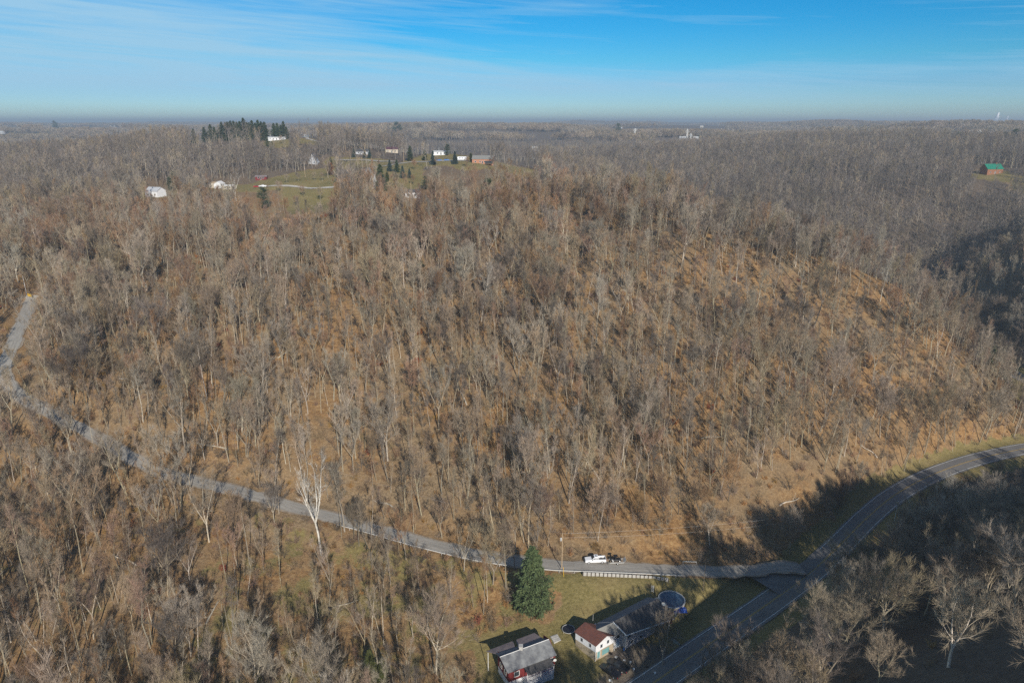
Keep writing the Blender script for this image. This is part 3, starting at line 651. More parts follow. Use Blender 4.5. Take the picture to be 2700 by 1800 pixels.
# (u, v of the foot, kind, height, label); rows of the far hilltop windbreak follow in a loop
evg = [(1005, 502, 'spruce', 17, 'dark conical spruce at the foot of the gravel drive'), (1062, 470, 'blue', 9, 'small blue spruce on the lawn nearest the yellow-green columns'),
 (1022, 482, 'column', 7, 'yellow-green columnar arborvitae next to the big lawn spruce'), (1045, 483, 'column', 6.5, 'second columnar arborvitae on the lower lawn'),
 (1028, 452, 'blue', 9, 'grey-blue spruce at the upper left corner of the lawn'), (1047, 455, 'spruce', 10, 'slim green spruce between two blue ones on the lawn'), (1080, 470, 'blue', 7, 'rounded small conifer on the lawn slope'),
 (1142, 434, 'blue', 11, 'broad blue-grey spruce beside the blue cars'), (1200, 434, 'blue', 10, 'bare-looking grey conifer beside the white camper'),
 (1082, 426, 'spruce', 13, 'dark spruce left of the hilltop drive'), (1120, 424, 'spruce', 9, 'small green spruce at the drive edge'), (1180, 410, 'pine', 10, 'olive pine behind the white shed'), (1207, 396, 'pine', 13, 'round green pine on the rise behind the camper'),
 (1242, 427, 'column', 7, 'hedge-like arborvitae at the brick house corner'), (872, 462, 'rust', 10, 'rust-red leafed tree in the orchard field'), (872, 434, 'cedar', 7, 'green cedar behind the rust-red tree'),
 (903, 373, 'spruce', 18, 'tall dark spruce standing alone on the left ridge'), (960, 362, 'pine', 12, 'dark pine on the ridge behind the grey house'),
 (934, 416, 'blue', 8, 'small blue spruce at the left end of the grey house'), (962, 417, 'blue', 8, 'small blue spruce before the grey house'), (975, 417, 'blue', 8, 'small blue spruce at the right end of the grey house'),
 (698, 552, 'pine', 15, 'bright green pine at the lower left of the orchard field'), (1286, 548, 'pine', 17, 'vivid green pine right below the hilltop lawn'), (1330, 552, 'pine', 13, 'smaller green pine right of the vivid one'), (1122, 500, 'pine', 9, 'pale green pine at the lawn foot'),
 (463, 500, 'pine', 14, 'dark pine behind the white barn'), (503, 505, 'pine', 13, 'dark pine between the barn and the garages'), (452, 505, 'pine', 11, 'shaded pine next to the white barn'),
 (1840, 372, 'pine', 14, 'dark pine beside the far grey roofs'), (1830, 380, 'pine', 11, 'low dark pine among the far grey roofs'),
 (2520, 800, 'cedar', 9, 'small green cedar in the shaded valley'),
 (978, 1785, 'cedar', 7, 'dark green cedar in the weeds below the lane'), (1010, 1800, 'cedar', 6, 'small cedar beside the larger cedar below the lane'), (1112, 730, 'pine', 7, 'dark evergreen shrub halfway up the slope'),
 (706, 388, 'pine', 9, 'green pine below the mobile home'), (716, 398, 'pine', 9, 'second green pine below the mobile home'), (855, 372, 'blue', 11, 'blue-grey spruce right of the blue house'), (845, 368, 'blue', 10, 'conifer against the blue house')]
for k, (u, v, kd, h, lb) in enumerate(evg):
    x, y, z = hit(u, v); pr = EP[kd][k % len(EP[kd])]; s = h / pr[2]
    put_tree(pr, x, y, z, k * 1.3, (s, s, s), lb, names=('arborvitae' if kd == 'column' else 'rust_leaved_tree' if kd == 'rust' else kd + '_tree' if kd in ('pine', 'cedar') else 'spruce_tree', 'trunk', 'crown')); HEROES.append((x, y, h * .22))
for k, (u, v, t_, h, lb) in enumerate([(2615, 960, 350, 19, 'dark spruce at the foot of the shaded valley'), (2635, 1000, 340, 18, 'olive-green spruce in the right-hand valley bottom')]):
    x, y, z = W(u, v, t=t_); z = h1(x, y); pr = EP['spruce'][k]; s = h / pr[2]; put_tree(pr, x, y, z, k, (s * .7, s * .7, s), lb, names=('spruce_tree', 'trunk', 'crown')); HEROES.append((x, y, 4))
wb = [(512, 368, 17), (541, 372, 18), (558, 366, 20), (568, 372, 17), (575, 368, 13), (588, 364, 22), (598, 364, 21), (604, 366, 22), (612, 365, 23), (620, 364, 23), (628, 364, 21), (636, 364, 22), (646, 364, 25), (655, 365, 20), (661, 365, 20), (668, 364, 23), (676, 366, 20),
      (684, 366, 24), (692, 364, 22), (700, 362, 22), (724, 358, 20), (733, 358, 20), (742, 359, 17), (750, 360, 21), (757, 362, 14)]
for k, (u, v, h) in enumerate(wb):
    x, y, z = W(u, v, t=770); z = h1(x, y); pr = EP['spruce'][k % 2]; s = h * .95 / pr[2]
    nm = 'first second third fourth fifth sixth seventh eighth ninth tenth eleventh twelfth thirteenth fourteenth fifteenth sixteenth seventeenth eighteenth nineteenth twentieth'.split()
    lb = (f'{nm[k]} spruce from the left end of the ridgetop windbreak' if k < 20 else f'{nm[24 - k]} spruce from the right end of the ridgetop windbreak')
    put_tree(pr, x, y, z, k * 2.1, (s, s, s), lb, 'ridgetop spruce windbreak', names=('spruce_tree', 'trunk', 'crown')); HEROES.append((x, y, 3))
for k, (u, v) in enumerate([(757, 484), (787, 479), (829, 479), (850, 479)]):
    x, y, z = hit(u, v); pr = near_protos[12]; s = .38
    put_tree(pr, x, y, z, k * 2., (s * 1.35, s * 1.35, s), ['first', 'second', 'third', 'fourth'][k] + ' small round fruit tree from the left in the hilltop field', 'orchard trees in the hilltop field', names=('fruit_tree', 'trunk', 'crown')); HEROES.append((x, y, 3))

for k, (u, v, s, lb) in enumerate([(735, 512, .5, 'round bare shrub at the left end of the field track'), (800, 520, .55, 'bare bush in the lower middle of the orchard field'), (845, 535, .6, 'wide bare bush at the lower right of the orchard field'), (780, 545, .5, 'small bush at the foot of the orchard field'),
        (1000, 430, .5, 'bare bush above the upper lawn drive'), (1095, 450, .55, 'leaning bare shrub on the lawn slope'), (1150, 440, .45, 'small bare bush under the blue cars'), (1230, 442, .55, 'bare shrub below the white camper'), (1300, 440, .5, 'bare bush below the brick house'), (1345, 447, .6, 'bare bush in the right part of the lawn'),
        (915, 432, .6, 'rounded bare shrub by the hilltop meadow'), (740, 380, .55, 'bare bush on the bank below the mobile home'), (1045, 495, .6, 'bare bush at the foot of the columns'), (1090, 490, .5, 'small bush on the lower lawn')]):
    x, y, z = hit(u, v); pr = near_protos[13 if k % 2 else 12]; put_tree(pr, x, y, z, k * 1.7, (s * 1.2, s * 1.2, s), lb, names=('bare_shrub', 'trunk', 'crown')); HEROES.append((x, y, 3))

# the forest ---------------------------------------------------------------
gx, gy = jgrid(-420, 480, 30, 520, 3.6)
tk = infrustum(gx, gy, 40) | ((gx > -20) & (gx < 330) & (gy < 200)); gx, gy = gx[tk], gy[tk]; gz = H(gx, gy)
keep = ~clear(gx, gy, gz)
for (hx, hy, hr) in HEROES: keep &= np.hypot(gx - hx, gy - hy) > hr
uu, vv, dd = project(gx, gy, gz)
dens = .50 + 1.15 * (fbm(gx, gy, 38, 3, 77) - .45)
dens *= np.where(inpoly(uu, vv, [(680, 1420), (1440, 1560), (1440, 1640), (1250, 1700), (1100, 1860), (700, 1860)]), .62, 1)
dens *= np.where(inpoly(uu, vv, [(1500, 1400), (1900, 1400), (2100, 1450), (2200, 1400), (2350, 1290), (2700, 1150), (2700, 1000), (2300, 1080), (1800, 1180), (1450, 1330)]), 1.15, 1)
south = south_of_road(gx, gy); dens = np.where(south, np.where(gy < 84, np.where(gx > 60, .04, .3), .46), dens)
dens *= np.where(inpoly(uu, vv, [(1600, 850), (2300, 950), (2650, 1080), (2300, 1200), (1700, 1150)]), 1.1, 1)
dens = np.clip(dens, np.where(south, .03, .22), 1)
keep &= rng.random(gx.size) < dens
SIGHT = [(1130, 1300, 405, 470), (990, 1110, 405, 440), (900, 990, 395, 425), (690, 765, 362, 385), (790, 840, 352, 378), (2560, 2660, 440, 480), (660, 880, 455, 560), (1010, 1130, 430, 485), (1130, 1420, 425, 440), (380, 470, 492, 512), (500, 770, 300, 362), (555, 700, 480, 505)]
_, vt_, _ = project(gx, gy, gz + 17)
for (a, b_, c_, d_) in SIGHT: keep &= ~((uu > a) & (uu < b_) & (vt_ < d_) & (vv > c_) & (rng.random(uu.size) < .93))
# keep the lane, the vehicles and the yards visible: fewer trees straight in front of them
lane_front = inpoly(uu, vv, [(780, 1380), (1100, 1440), (1330, 1490), (1330, 1560), (1080, 1530), (760, 1480)]) ; keep &= ~(lane_front & (rng.random(gx.size) < .3))
front2 = inpoly(uu, vv, [(-100, 950), (60, 860), (80, 1000), (260, 1130), (480, 1250), (700, 1330), (700, 1430), (430, 1350), (200, 1230), (-100, 1060)]); keep &= ~(front2 & (rng.random(gx.size) < .1))
gx, gy, gz = gx[keep], gy[keep], gz[keep]; uu, vv, dd = uu[keep], vv[keep], dd[keep]
n = len(gx); ids = rng.choice(len(near_protos), n, p=PW); sc = np.clip(rng.normal(.86, .19, n), .42, 1.28); rz = rng.uniform(0, 6.283, n)
# more slender poles on the right part of the slope
thin = inpoly(uu, vv, [(1500, 850), (2300, 950), (2700, 1080), (2400, 1200), (1500, 1400)]) & (rng.random(n) < .6); ids[thin] = rng.choice([0, 16, 17, 18, 16, 11], thin.sum())
edge_ = inpoly(uu, vv, [(1480, 1330), (2050, 1330), (2300, 1230), (2350, 1290), (2120, 1470), (1900, 1480), (1480, 1470)]) & (rng.random(n) < .7); ids[edge_] = rng.choice([9, 10, 12, 13], edge_.sum()); sc[edge_] *= .75
sth = south_of_road(gx, gy); ids[sth] = rng.choice([7, 8, 12, 7, 0], sth.sum()); sc[sth] = rng.uniform(.8, 1.08, sth.sum())
lowy = inpoly(uu, vv, [(680, 1420), (1440, 1560), (1440, 1640), (1250, 1700), (1100, 1860), (700, 1860)]) & (rng.random(n) < .75); ids[lowy] = rng.choice([9, 10, 11, 0], lowy.sum())
redz = inpoly(uu, vv, [(820, 520), (1150, 500), (1500, 450), (1750, 560), (1700, 700), (1300, 680), (850, 700), (400, 640), (100, 760), (60, 620), (500, 560)]) & (rng.random(n) < .5); ids[redz] = rng.choice([5, 10, 18, 13], redz.sum())
# tall trees must not screen the houses from the camera
hts = np.array([p[2] for p in near_protos])[ids] * sc
ut, vt, _ = project(gx, gy, gz + hts)
scr = (uu > 1190) & (uu < 1860) & (vt < 1790) & (vv > 1660) & (dd < 175)
# the low sun must reach the places the photograph shows lit
mr_ = main_s[main_s[:, 1] < 256]; ur_, vr_, _ = project(mr_[:, 0], mr_[:, 1], mr_[:, 2]); o_r = np.argsort(ur_)
bl_ = (uu > 1700) & (vv > np.interp(uu, ur_[o_r], vr_[o_r])) & (vt < np.interp(uu, ur_[o_r], vr_[o_r]) + 26)
scr |= bl_ & (rng.random(n) < .95)
scr |= (np.abs(uu - 80) < 26) & (vt < 800) & (vv > 788) & (vv < 1000)
scr |= (uu < 110) & (vt < 960) & (vv > 840) & (vv < 1130) & (rng.random(n) < .6)
LITZ = [(23, 134, 6, -4), (22, 139, 6, -1), (5, 131, 9, -2), (12, 150, 10, -4), (30, 147, 7, 0), (140, 212, 12, -5), (165, 228, 14, -5), (190, 238, 14, -5), (20, 163, 14, 0), (36, 164, 10, 0), (48, 165, 8, -1), (60, 178, 12, 3), (66, 176, 10, 2), (78, 188, 13, 6), (90, 192, 12, 5), (98, 202, 12, 8)]
for (cx_, cy_, cr_, cz_) in LITZ:
    hit_ = np.zeros(n, bool)
    for q_ in np.linspace(.15, 1, 7):
        D_ = (gz + hts * q_ - cz_) / math.tan(SUN_EL); sx_, sy_ = gx - .30 * D_, gy + .955 * D_
        hit_ |= (D_ > 2) & (np.hypot(sx_ - cx_, sy_ - cy_) < cr_)
    scr |= hit_ & (rng.random(n) < (.985 if cy_ < 166 else .975 if cy_ < 203 else .8))
k_ = ~scr; gx, gy, gz, uu, vv, dd, ids, sc, rz, hts, vt = [a[k_] for a in (gx, gy, gz, uu, vv, dd, ids, sc, rz, hts, vt)]; n = len(gx)
infr = (uu > 25) & (uu < 2675) & (vt < 1770) & (vv > 400) & (vv < 1900)
order = np.argsort(np.where(infr, -hts / dd, 1)); big = order[:262]
near_d = dd < 470
rest = np.setdiff1d(np.nonzero(near_d)[0], big)
print('near forest', n, 'individual', len(big), 'farthest individual', dd[big].max())
# labels for the individual trees: form, bark, and where they stand among things one can find
form = dict(pole='pole-thin', vase='upright', forest='tall', oak='round-crowned', young='slender', open='spreading', dead='broken-topped')
barkw = {B.name: 'grey', PB.name: 'pale', DB.name: 'dark'}
LM = [(848, 1380, 'white sycamore'), (1402, 1500, 'big spruce'), (1290, 1730, 'red house'), (1620, 1640, 'white house'), (1150, 1650, 'big pale tree by the red house'), (1575, 1468, 'white pickup truck'),
      (1640, 1468, 'loaded trailer'), (1484, 1470, 'transformer pole'), (40, 980, 'left lane bend'), (230, 1130, 'uphill stretch of lane'), (480, 1257, 'middle stretch of lane'), (2320, 1340, 'road bend'), (2600, 1205, 'sunlit far road end'),
      (2130, 1500, 'shaded lane junction'), (1870, 1400, 'pale many-stemmed tree'), (978, 1770, 'two small cedars'), (2350, 1450, 'round crown by the road'), (2500, 1680, 'shaded dome-crowned tree'), (2200, 1700, 'shaded open-crowned tree'), (1700, 1530, 'retaining wall')]
def side_word(du, dv):
    if abs(du) > abs(dv) * 1.6: return 'right of' if du > 0 else 'left of'
    if abs(dv) > abs(du) * 1.6: return 'below' if dv > 0 else 'above'
    return ('lower right of' if du > 0 else 'lower left of') if dv > 0 else ('upper right of' if du > 0 else 'upper left of')
cand = {}
for i in big:
    pk = spec[ids[i]]; cu, cv = uu[i], (vv[i] + vt[i]) / 2
    L_ = sorted(LM, key=lambda l: math.hypot(l[0] - cu, l[1] - cv))[0]; dist = math.hypot(L_[0] - cu, L_[1] - cv)
    far_w = 'just' if dist < 110 else '' if dist < 300 else 'far'
    base = f"{form[pk[0]]} {'reddish-twigged' if pk[3] is RT else barkw[pk[2].name]} tree"; loc = f"{far_w} {side_word(cu - L_[0], cv - L_[1])} the {L_[2]}".strip()
    cand.setdefault((base, loc), []).append(i)
lab = {}
ordn = ['leftmost', 'second from left', 'third from left', 'fourth from left', 'fifth from left', 'sixth from left', 'seventh from left', 'eighth from left', 'ninth from left', 'tenth from left', 'eleventh from left', 'twelfth from left']
for (base, loc), L_ in cand.items():
    L_.sort(key=lambda i: uu[i])
    for j, i in enumerate(L_):
        t_ = f'{base} {loc}'
        if len(L_) == 2: t_ = f"{'left' if j == 0 else 'right'}-hand of two {base}s {loc}" if 'twigs' not in base else f"{base}, {'left' if j == 0 else 'right'} one of two, {loc}"
        elif len(L_) > 2: t_ = f"{base}, {ordn[min(j, 11)]}, {loc}"
        lab[i] = t_
for i in big:
    s = sc[i]; put_tree(near_protos[ids[i]], float(gx[i]), float(gy[i]), float(gz[i]), float(rz[i]), (s, s, s), lab[i], 'bare trees of the near woods')
def sc3(s): return np.stack([s, s, s], 1)
def rot3(n, tilt=.05): return np.stack([rng.normal(0, tilt, n), rng.normal(0, tilt, n), rng.uniform(0, 6.283, n)], 1)
ri = rest
gn_scatter('woodland', np.stack([gx[ri], gy[ri], gz[ri]], 1), rot3(len(ri)), sc3(sc[ri]), ids[ri], [p[:2] for p in near_protos],
           'dense leafless grey-brown wood covering the main slope', 'woodland')
# farther woods, with lighter trees
ax_, ay_ = jgrid(-1300, 1500, 330, 1600, 4.8); k_ = infrustum(ax_, ay_, 25); ax_, ay_ = ax_[k_], ay_[k_]; az_ = H(ax_, ay_)
u2, v2, d2 = project(ax_, ay_, az_); keep = (d2 >= 470) & (d2 < 1600) & ~clear(ax_, ay_, az_)
_, vtop, _ = project(ax_, ay_, az_ + 17)
# keep sight lines to hilltop houses open: only low growth straight in front of them
for (a, b_, c_, d_) in SIGHT: keep &= ~((u2 > a) & (u2 < b_) & (vtop < d_) & (v2 > c_) & (rng.random(u2.size) < .93))
for (hx, hy, hr) in HEROES: keep &= np.hypot(ax_ - hx, ay_ - hy) > hr
keep &= rng.random(ax_.size) < .72 + .9 * (fbm(ax_, ay_, 70, 3, 78) - .45)
ax_, ay_, az_ = ax_[keep], ay_[keep], az_[keep]; n = len(ax_); print('mid forest', n)
s = rng.uniform(.7, 1.1, n) 
gn_scatter('distant_woodland', np.stack([ax_, ay_, az_], 1), rot3(n), sc3(s), rng.integers(0, 6, n), [p[:2] for p in far_protos], 'hazy leafless woods on the hills beyond the main slope', 'woodland')
th = rng.uniform(-.72, .72, 30000); rr = np.sqrt(rng.uniform(1560**2, 8500**2, 30000)); keep = rng.random(30000) < np.clip(2600 / rr, .35, 1); th, rr = th[keep], rr[keep]
ax_, ay_ = rr * np.sin(th), rr * np.cos(th); az_ = H(ax_, ay_); keep = ~clear(ax_, ay_, az_) & (fbm(ax_, ay_, 420, 3, 91) < .62)
ax_, ay_, az_ = ax_[keep], ay_[keep], az_[keep]; n = len(ax_); s = 1 + np.hypot(ax_, ay_) / 9000; print('clumps', n)
gn_scatter('far_woodland', np.stack([ax_, ay_, az_ - 1], 1), rot3(n, 0), np.stack([s * 1.2, s * 1.2, np.ones(n) * .95], 1), rng.integers(0, 5, n), [(c,) for c in clumps], 'blue-grey wooded ridges toward the horizon', 'woodland')

# undergrowth ----------------------------------------------------------------
def bush(seed, h, w, m, n=220, tl=.9, tw=.05):
    g = np.random.default_rng(seed); C = Mesh(); bs = []; ds = []
    for _ in range(9):
        a = g.uniform(0, 6.28); inc = g.uniform(.1, .9); d = np.array([math.cos(a) * math.sin(inc), math.sin(a) * math.sin(inc), math.cos(inc)])
        p, _d = walk(g, np.array([g.normal(0, w * .12), g.normal(0, w * .12), -.2]), d, h * g.uniform(.7, 1.1), 4, .05, .2); C.tube(p, np.linspace(.035, .012, 5), 3)
        for k in range(1, 5): bs.append(p[k]); ds.append(p[k] - p[k-1])
    bs = np.array(bs); ds = np.array(ds); ds /= np.linalg.norm(ds, axis=1)[:, None]
    twigs(C, g, bs, ds, tl, tw, max(1, n // len(bs)), .9); return (mesh_obj('bush', *C.arr(), m, link=False),)
BR, DW, RL = MT['brush'], MT['dead'], MT['redleaf']
bushes = [bush(1, 2.4, 2, BR), bush(2, 3.4, 2.5, BR, 300), bush(3, 1.6, 2, DW, 260, .6), bush(4, 1.1, 2, DW, 240, .5, .06), bush(5, 2.8, 2, RT, 260), bush(6, 2.0, 2, MT['redleaf'], 300, .5, .12), bush(7, 4.5, 2.2, DB, 340, 1.0), bush(8, .7, 2.2, MT['dead'], 260, .45, .06)]
gx, gy = jgrid(-330, 330, 95, 420, 2.5); k_ = infrustum(gx, gy, 8); gx, gy = gx[k_], gy[k_]; gz = H(gx, gy)
keep = ~(south_of_road(gx, gy) & (rng.random(gx.size) < .8)) & ~clear(gx, gy, gz, 1.1) & (rng.random(gx.size) < np.clip(.55 + 1.6 * (fbm(gx, gy, 17, 3, 55) - .5), .05, .95)); gx, gy, gz = gx[keep], gy[keep], gz[keep]
n = len(gx); ids = rng.choice(8, n, p=[.20, .14, .20, .15, .10, .012, .048, .15]); s = rng.uniform(.6, 1.25, n); print('brush', n)
uu, vv, dd = project(gx, gy, gz); wd = inpoly(uu, vv, [(1440, 1380), (2300, 1230), (2700, 1130), (2700, 1190), (2350, 1300), (2150, 1470), (1900, 1490), (1440, 1470)]) & (rng.random(n) < .8); ids[wd] = rng.choice([0, 1, 2, 3, 4], wd.sum())
gn_scatter('undergrowth', np.stack([gx, gy, gz], 1), rot3(n), sc3(s), ids, bushes, 'tangled brown brush and dry weeds under the trees', 'brush')

# ================================================================== buildings and other things
def z3(X, Y): return 1480 + X / 6.91, 1530 + Y / 6.91
def z2(X, Y): return 1200 + X / 7.84, 1600 + Y / 7.84
def a3(X, Y, z): return W(*z3(X, Y), z=z)
def a2(X, Y, z): return W(*z2(X, Y), z=z)
MT['siding'] = mat('white_siding', (.78, .79, .80), col2=(.70, .71, .73), nscale=.8, wave=('Z', 14, .12))
MT['greysiding'] = mat('grey_siding', (.50, .51, .53), col2=(.42, .43, .45), wave=('Z', 14, .15))
MT['tanblock'] = mat('tan_block', (.42, .35, .25), col2=(.34, .28, .20), nscale=2)
MT['rustroof'] = mat('rusty_red_roof', (.15, .058, .040), col2=(.10, .045, .036), nscale=1.5, rough=.6)
MT['shingle'] = mat('dark_shingles', (.085, .082, .080), col2=(.06, .058, .058), nscale=2)
MT['lightshingle'] = mat('grey_shingles', (.24, .235, .21), col2=(.19, .185, .17), nscale=4)
MT['shaderoof'] = mat('blue_shade_roofing', (.16, .175, .20), col2=(.10, .115, .14), nscale=1.2)  # back slopes away from the sun: blue-grey shade put into the colour
MT['metalroof'] = mat('weathered_metal_roof', (.24, .25, .25), col2=(.11, .115, .125), nscale=.6, rough=.5, metal=.25)
MT['rustmetal'] = mat('rusty_metal_sheet', (.25, .20, .19), col2=(.16, .135, .14), nscale=.9)
MT['redboard'] = mat('red_boards', (.22, .03, .028), col2=(.14, .022, .022), wave=('Z', 10, .25))
MT['whitetrim'] = mat('white_trim', (.80, .80, .78), col2=(.7, .7, .68))
MT['glass'] = mat('dark_window_glass', (.04, .05, .06), rough=.15, spec=.6)
MT['teal'] = mat('teal_paint', (.16, .34, .34), col2=(.12, .26, .27))
MT['concrete'] = mat('concrete', (.46, .45, .42), col2=(.36, .35, .33), nscale=1.5)
MT['wood'] = mat('weathered_wood', (.34, .27, .20), col2=(.22, .17, .12), nscale=4)
MT['polewood'] = mat('pole_wood', (.50, .38, .24), col2=(.38, .28, .18), nscale=3)
MT['brick'] = mat('red_brick', (.38, .14, .08), col2=(.28, .10, .06), nscale=5)
MT['black'] = mat('black_paint', (.02, .022, .028), rough=.3, spec=.6)
MT['carwhite'] = mat('white_car_paint', (.80, .81, .82), col2=(.76, .77, .78), rough=.3, spec=.5)
MT['rubber'] = mat('black_rubber', (.025, .025, .025), rough=.8)
MT['chrome'] = mat('bright_metal', (.62, .62, .62), rough=.35, metal=.7)
MT['tarp'] = mat('blue_tarp', (.03, .10, .42), col2=(.02, .05, .22), nscale=3, rough=.4)
MT['poolblue'] = mat('dark_blue_pool_cover', (.035, .07, .13), col2=(.06, .11, .17), nscale=.6, rough=.35)
MT['galv'] = mat('galvanised_rail', (.62, .62, .60), col2=(.5, .5, .48), rough=.5, metal=.2)
MT['yellowsign'] = mat('yellow_sign', (.80, .50, .03), col2=(.7, .42, .03))
MT['blue'] = mat('blue_paint', (.05, .20, .55), rough=.35)
MT['redpaint'] = mat('red_paint', (.50, .04, .035), rough=.35)
MT['greenroof'] = mat('green_metal_roof', (.02, .20, .13), col2=(.015, .16, .10), rough=.5)
MT['log'] = mat('log_wall', (.30, .14, .07), col2=(.2, .09, .05))
MT['lightblue'] = mat('pale_blue_siding', (.42, .56, .66), col2=(.36, .5, .6))
MT['maroon'] = mat('maroon_roof', (.12, .05, .07), col2=(.09, .04, .055))
MT['tan'] = mat('tan_siding', (.52, .46, .36), col2=(.44, .38, .3))
MT['orangewall'] = mat('orange_brick', (.46, .22, .13), col2=(.36, .17, .10), nscale=3)
MT['orangeleaf'] = mat('orange_leaves', (.45, .20, .05), col2=(.30, .13, .04), rnd=.2)

def part(name, M, m, parent, label=None):
    o = mesh_obj(name, *M.arr(), m, parent)
    if label: o['label'] = label
    return o
def box(M, x0, x1, y0, y1, z0, z1):
    V = [(x, y, z) for z in (z0, z1) for (x, y) in ((x0, y0), (x1, y0), (x1, y1), (x0, y1))]
    M.add(V, [(3, 2, 1, 0), (4, 5, 6, 7), (0, 1, 5, 4), (1, 2, 6, 5), (2, 3, 7, 6), (3, 0, 4, 7)])
def slab(M, P, th):
    """closed slab under polygon P (list of 3d points), thickness th measured down"""
    P = [np.array(p, float) for p in P]; n = len(P); nrm = np.cross(P[1] - P[0], P[2] - P[0]); 
    if nrm[2] < 0: P = P[::-1]
    V = P + [p - np.array([0, 0, th]) for p in P]
    M.add(V, [tuple(range(n)), tuple(range(2*n-1, n-1, -1))] + [(i, n + i, n + (i+1) % n, (i+1) % n) for i in range(n)])
def prism(M, foot, z0, z1):
    n = len(foot); z1 = [z1] * n if np.isscalar(z1) else z1
    area = sum(foot[i][0] * foot[(i+1) % n][1] - foot[(i+1) % n][0] * foot[i][1] for i in range(n))
    if area < 0: foot = foot[::-1]; z1 = z1[::-1]
    V = [(p[0], p[1], z0) for p in foot] + [(p[0], p[1], z) for p, z in zip(foot, z1)]
    M.add(V, [tuple(range(n))[::-1], tuple(range(n, 2*n))] + [(i, (i+1) % n, n + (i+1) % n, n + i) for i in range(n)])
def wallslab(M, P, vec):
    P = [np.array(p, float) for p in P]; n = len(P); vec = np.array(vec, float)
    if np.dot(np.cross(P[1] - P[0], P[2] - P[0]), vec) > 0: P = P[::-1]
    V = P + [p + vec for p in P]
    M.add(V, [tuple(range(n)), tuple(range(2*n-1, n-1, -1))] + [(i, n + i, n + (i+1) % n, (i+1) % n)[::1] for i in range(n)])
def opening(parent, A, B, s, z, w, h, frame='whitetrim', pane='glass', name='window', out=.05, loc=(0, 0, 0)):
    """window or door on the wall running A -> B, facing to the right of that direction"""
    A = np.array(A, float)[:2]; B = np.array(B, float)[:2]; d = (B - A) / np.linalg.norm(B - A); nrm = np.array([d[1], -d[0]]); c = A + (B - A) * s
    def bx(M, a0, a1, b0, b1, zz0, zz1):
        V = []
        for zv in (zz0, zz1):
            for (aa, bb) in ((a0, b0), (a1, b0), (a1, b1), (a0, b1)):
                p = c + d * aa - nrm * bb; V.append((p[0], p[1], zv))
        M.add(V, [(3, 2, 1, 0), (4, 5, 6, 7), (0, 1, 5, 4), (1, 2, 6, 5), (2, 3, 7, 6), (3, 0, 4, 7)])
    M = Mesh(); t = .09
    bx(M, -w/2-t, -w/2, -out, .02, z - t, z + h + t); bx(M, w/2, w/2+t, -out, .02, z - t, z + h + t); bx(M, -w/2, w/2, -out, .02, z + h, z + h + t); bx(M, -w/2, w/2, -out, .02, z - t, z)
    o = part(name, M, MT[frame], parent); P = Mesh(); bx(P, -w/2, w/2, -out * .4, .02, z, z + h)
    part('pane' if name == 'window' else 'panel', P, MT[pane], o); return o
def shift(P, c): return [np.array(p, float) - np.array(c) for p in P]

# ---- white house
c0 = np.array([28., 139., -6.2])
hs_ = thing('white_house', 'long white house with dark roof and rust-red front wing beside the pool', 'house', c0)
RLm, RRm, ERm, ELm = a3(945, 745, .55), a3(1760, 325, .55), a3(2060, 690, -2.0), a3(1190, 990, -1.8)
BLm, BRm = a3(660, 765, -1.5), a3(1570, 300, -1.5)
M = Mesh(); slab(M, shift([RLm, RRm, ERm, ELm], c0), .18); rf = part('roof', M, MT['shingle'], hs_)
M = Mesh(); slab(M, shift([RLm + [0, 0, -.01], BLm, BRm, RRm + [0, 0, -.01]], c0), .18); part('roof', M, MT['shaderoof'], hs_, 'blue-grey back roof slope with shade in its colour')
CL_, CEL, CER = a3(655, 885, -.05), a3(1000, 1000, -1.95), a3(1120, 950, -1.95)
M = Mesh(); slab(M, shift([RLm - [0, 0, .2], CL_, CEL, CER], c0), .16); part('roof', M, MT['lightshingle'], hs_, 'lighter grey connecting roof')
M = Mesh(); slab(M, shift([CL_ - [0, 0, .02], RLm - [0, 0, .22], BLm - [0, 0, .1], BLm + (CL_ - RLm) * .45], c0), .16); part('roof', M, MT['shaderoof'], hs_)
# white rake board
M = Mesh(); d_ = (ELm - RLm); sd = (RLm - RRm); sd /= np.linalg.norm(sd); wallslab(M, shift([RLm + [0, 0, .06], ELm + [0, 0, .06], ELm - [0, 0, .3], RLm - [0, 0, .3]], c0), sd * .1); part('rake_board', M, MT['whitetrim'], hs_)
M = Mesh(); dd_ = (ERm - ELm); nn = np.cross(dd_, [0, 0, 1.]); nn /= np.linalg.norm(nn); wallslab(M, shift([ELm + [0, 0, .02], ERm + [0, 0, .02], ERm - [0, 0, .2], ELm - [0, 0, .2]], c0), nn * .1); part('gutter', M, MT['whitetrim'], hs_)
# main walls
ax = (RRm - RLm)[:2]; ax /= np.linalg.norm(ax); bx_ = np.array([-ax[1], ax[0]])
A0 = ELm[:2] + ax * .4 + bx_ * .5; L_main = 14.2; B0 = A0 + ax * 10.2; Cc = A0 + ax * L_main
A1 = A0 + bx_ * 5.8; C1 = Cc + bx_ * 6.2
M = Mesh(); prism(M, shift2 if False else [tuple(p - c0[:2]) for p in (A0, B0, B0 + bx_ * 1.6, Cc + bx_ * 1.9, C1, A1)], -.3, 4.15)
wm = part('wall', M, MT['greysiding'], hs_)
M = Mesh(); apexA = (A0 + A1) / 2; wallslab(M, shift([(*A0, -2.15), (*A1, -2.15), (*(A0 + bx_ * 3.1), .35)], c0), (*(-ax * .12), 0)); part('gable_wall', M, MT['greysiding'], hs_)
M = Mesh(); wallslab(M, shift([(*Cc, -2.15), (*C1, -2.15), (*(Cc + bx_ * 3.3), .3)], c0), (*(ax * .12), 0)); part('gable_wall', M, MT['greysiding'], hs_)
lo = lambda p: p - c0[:2]
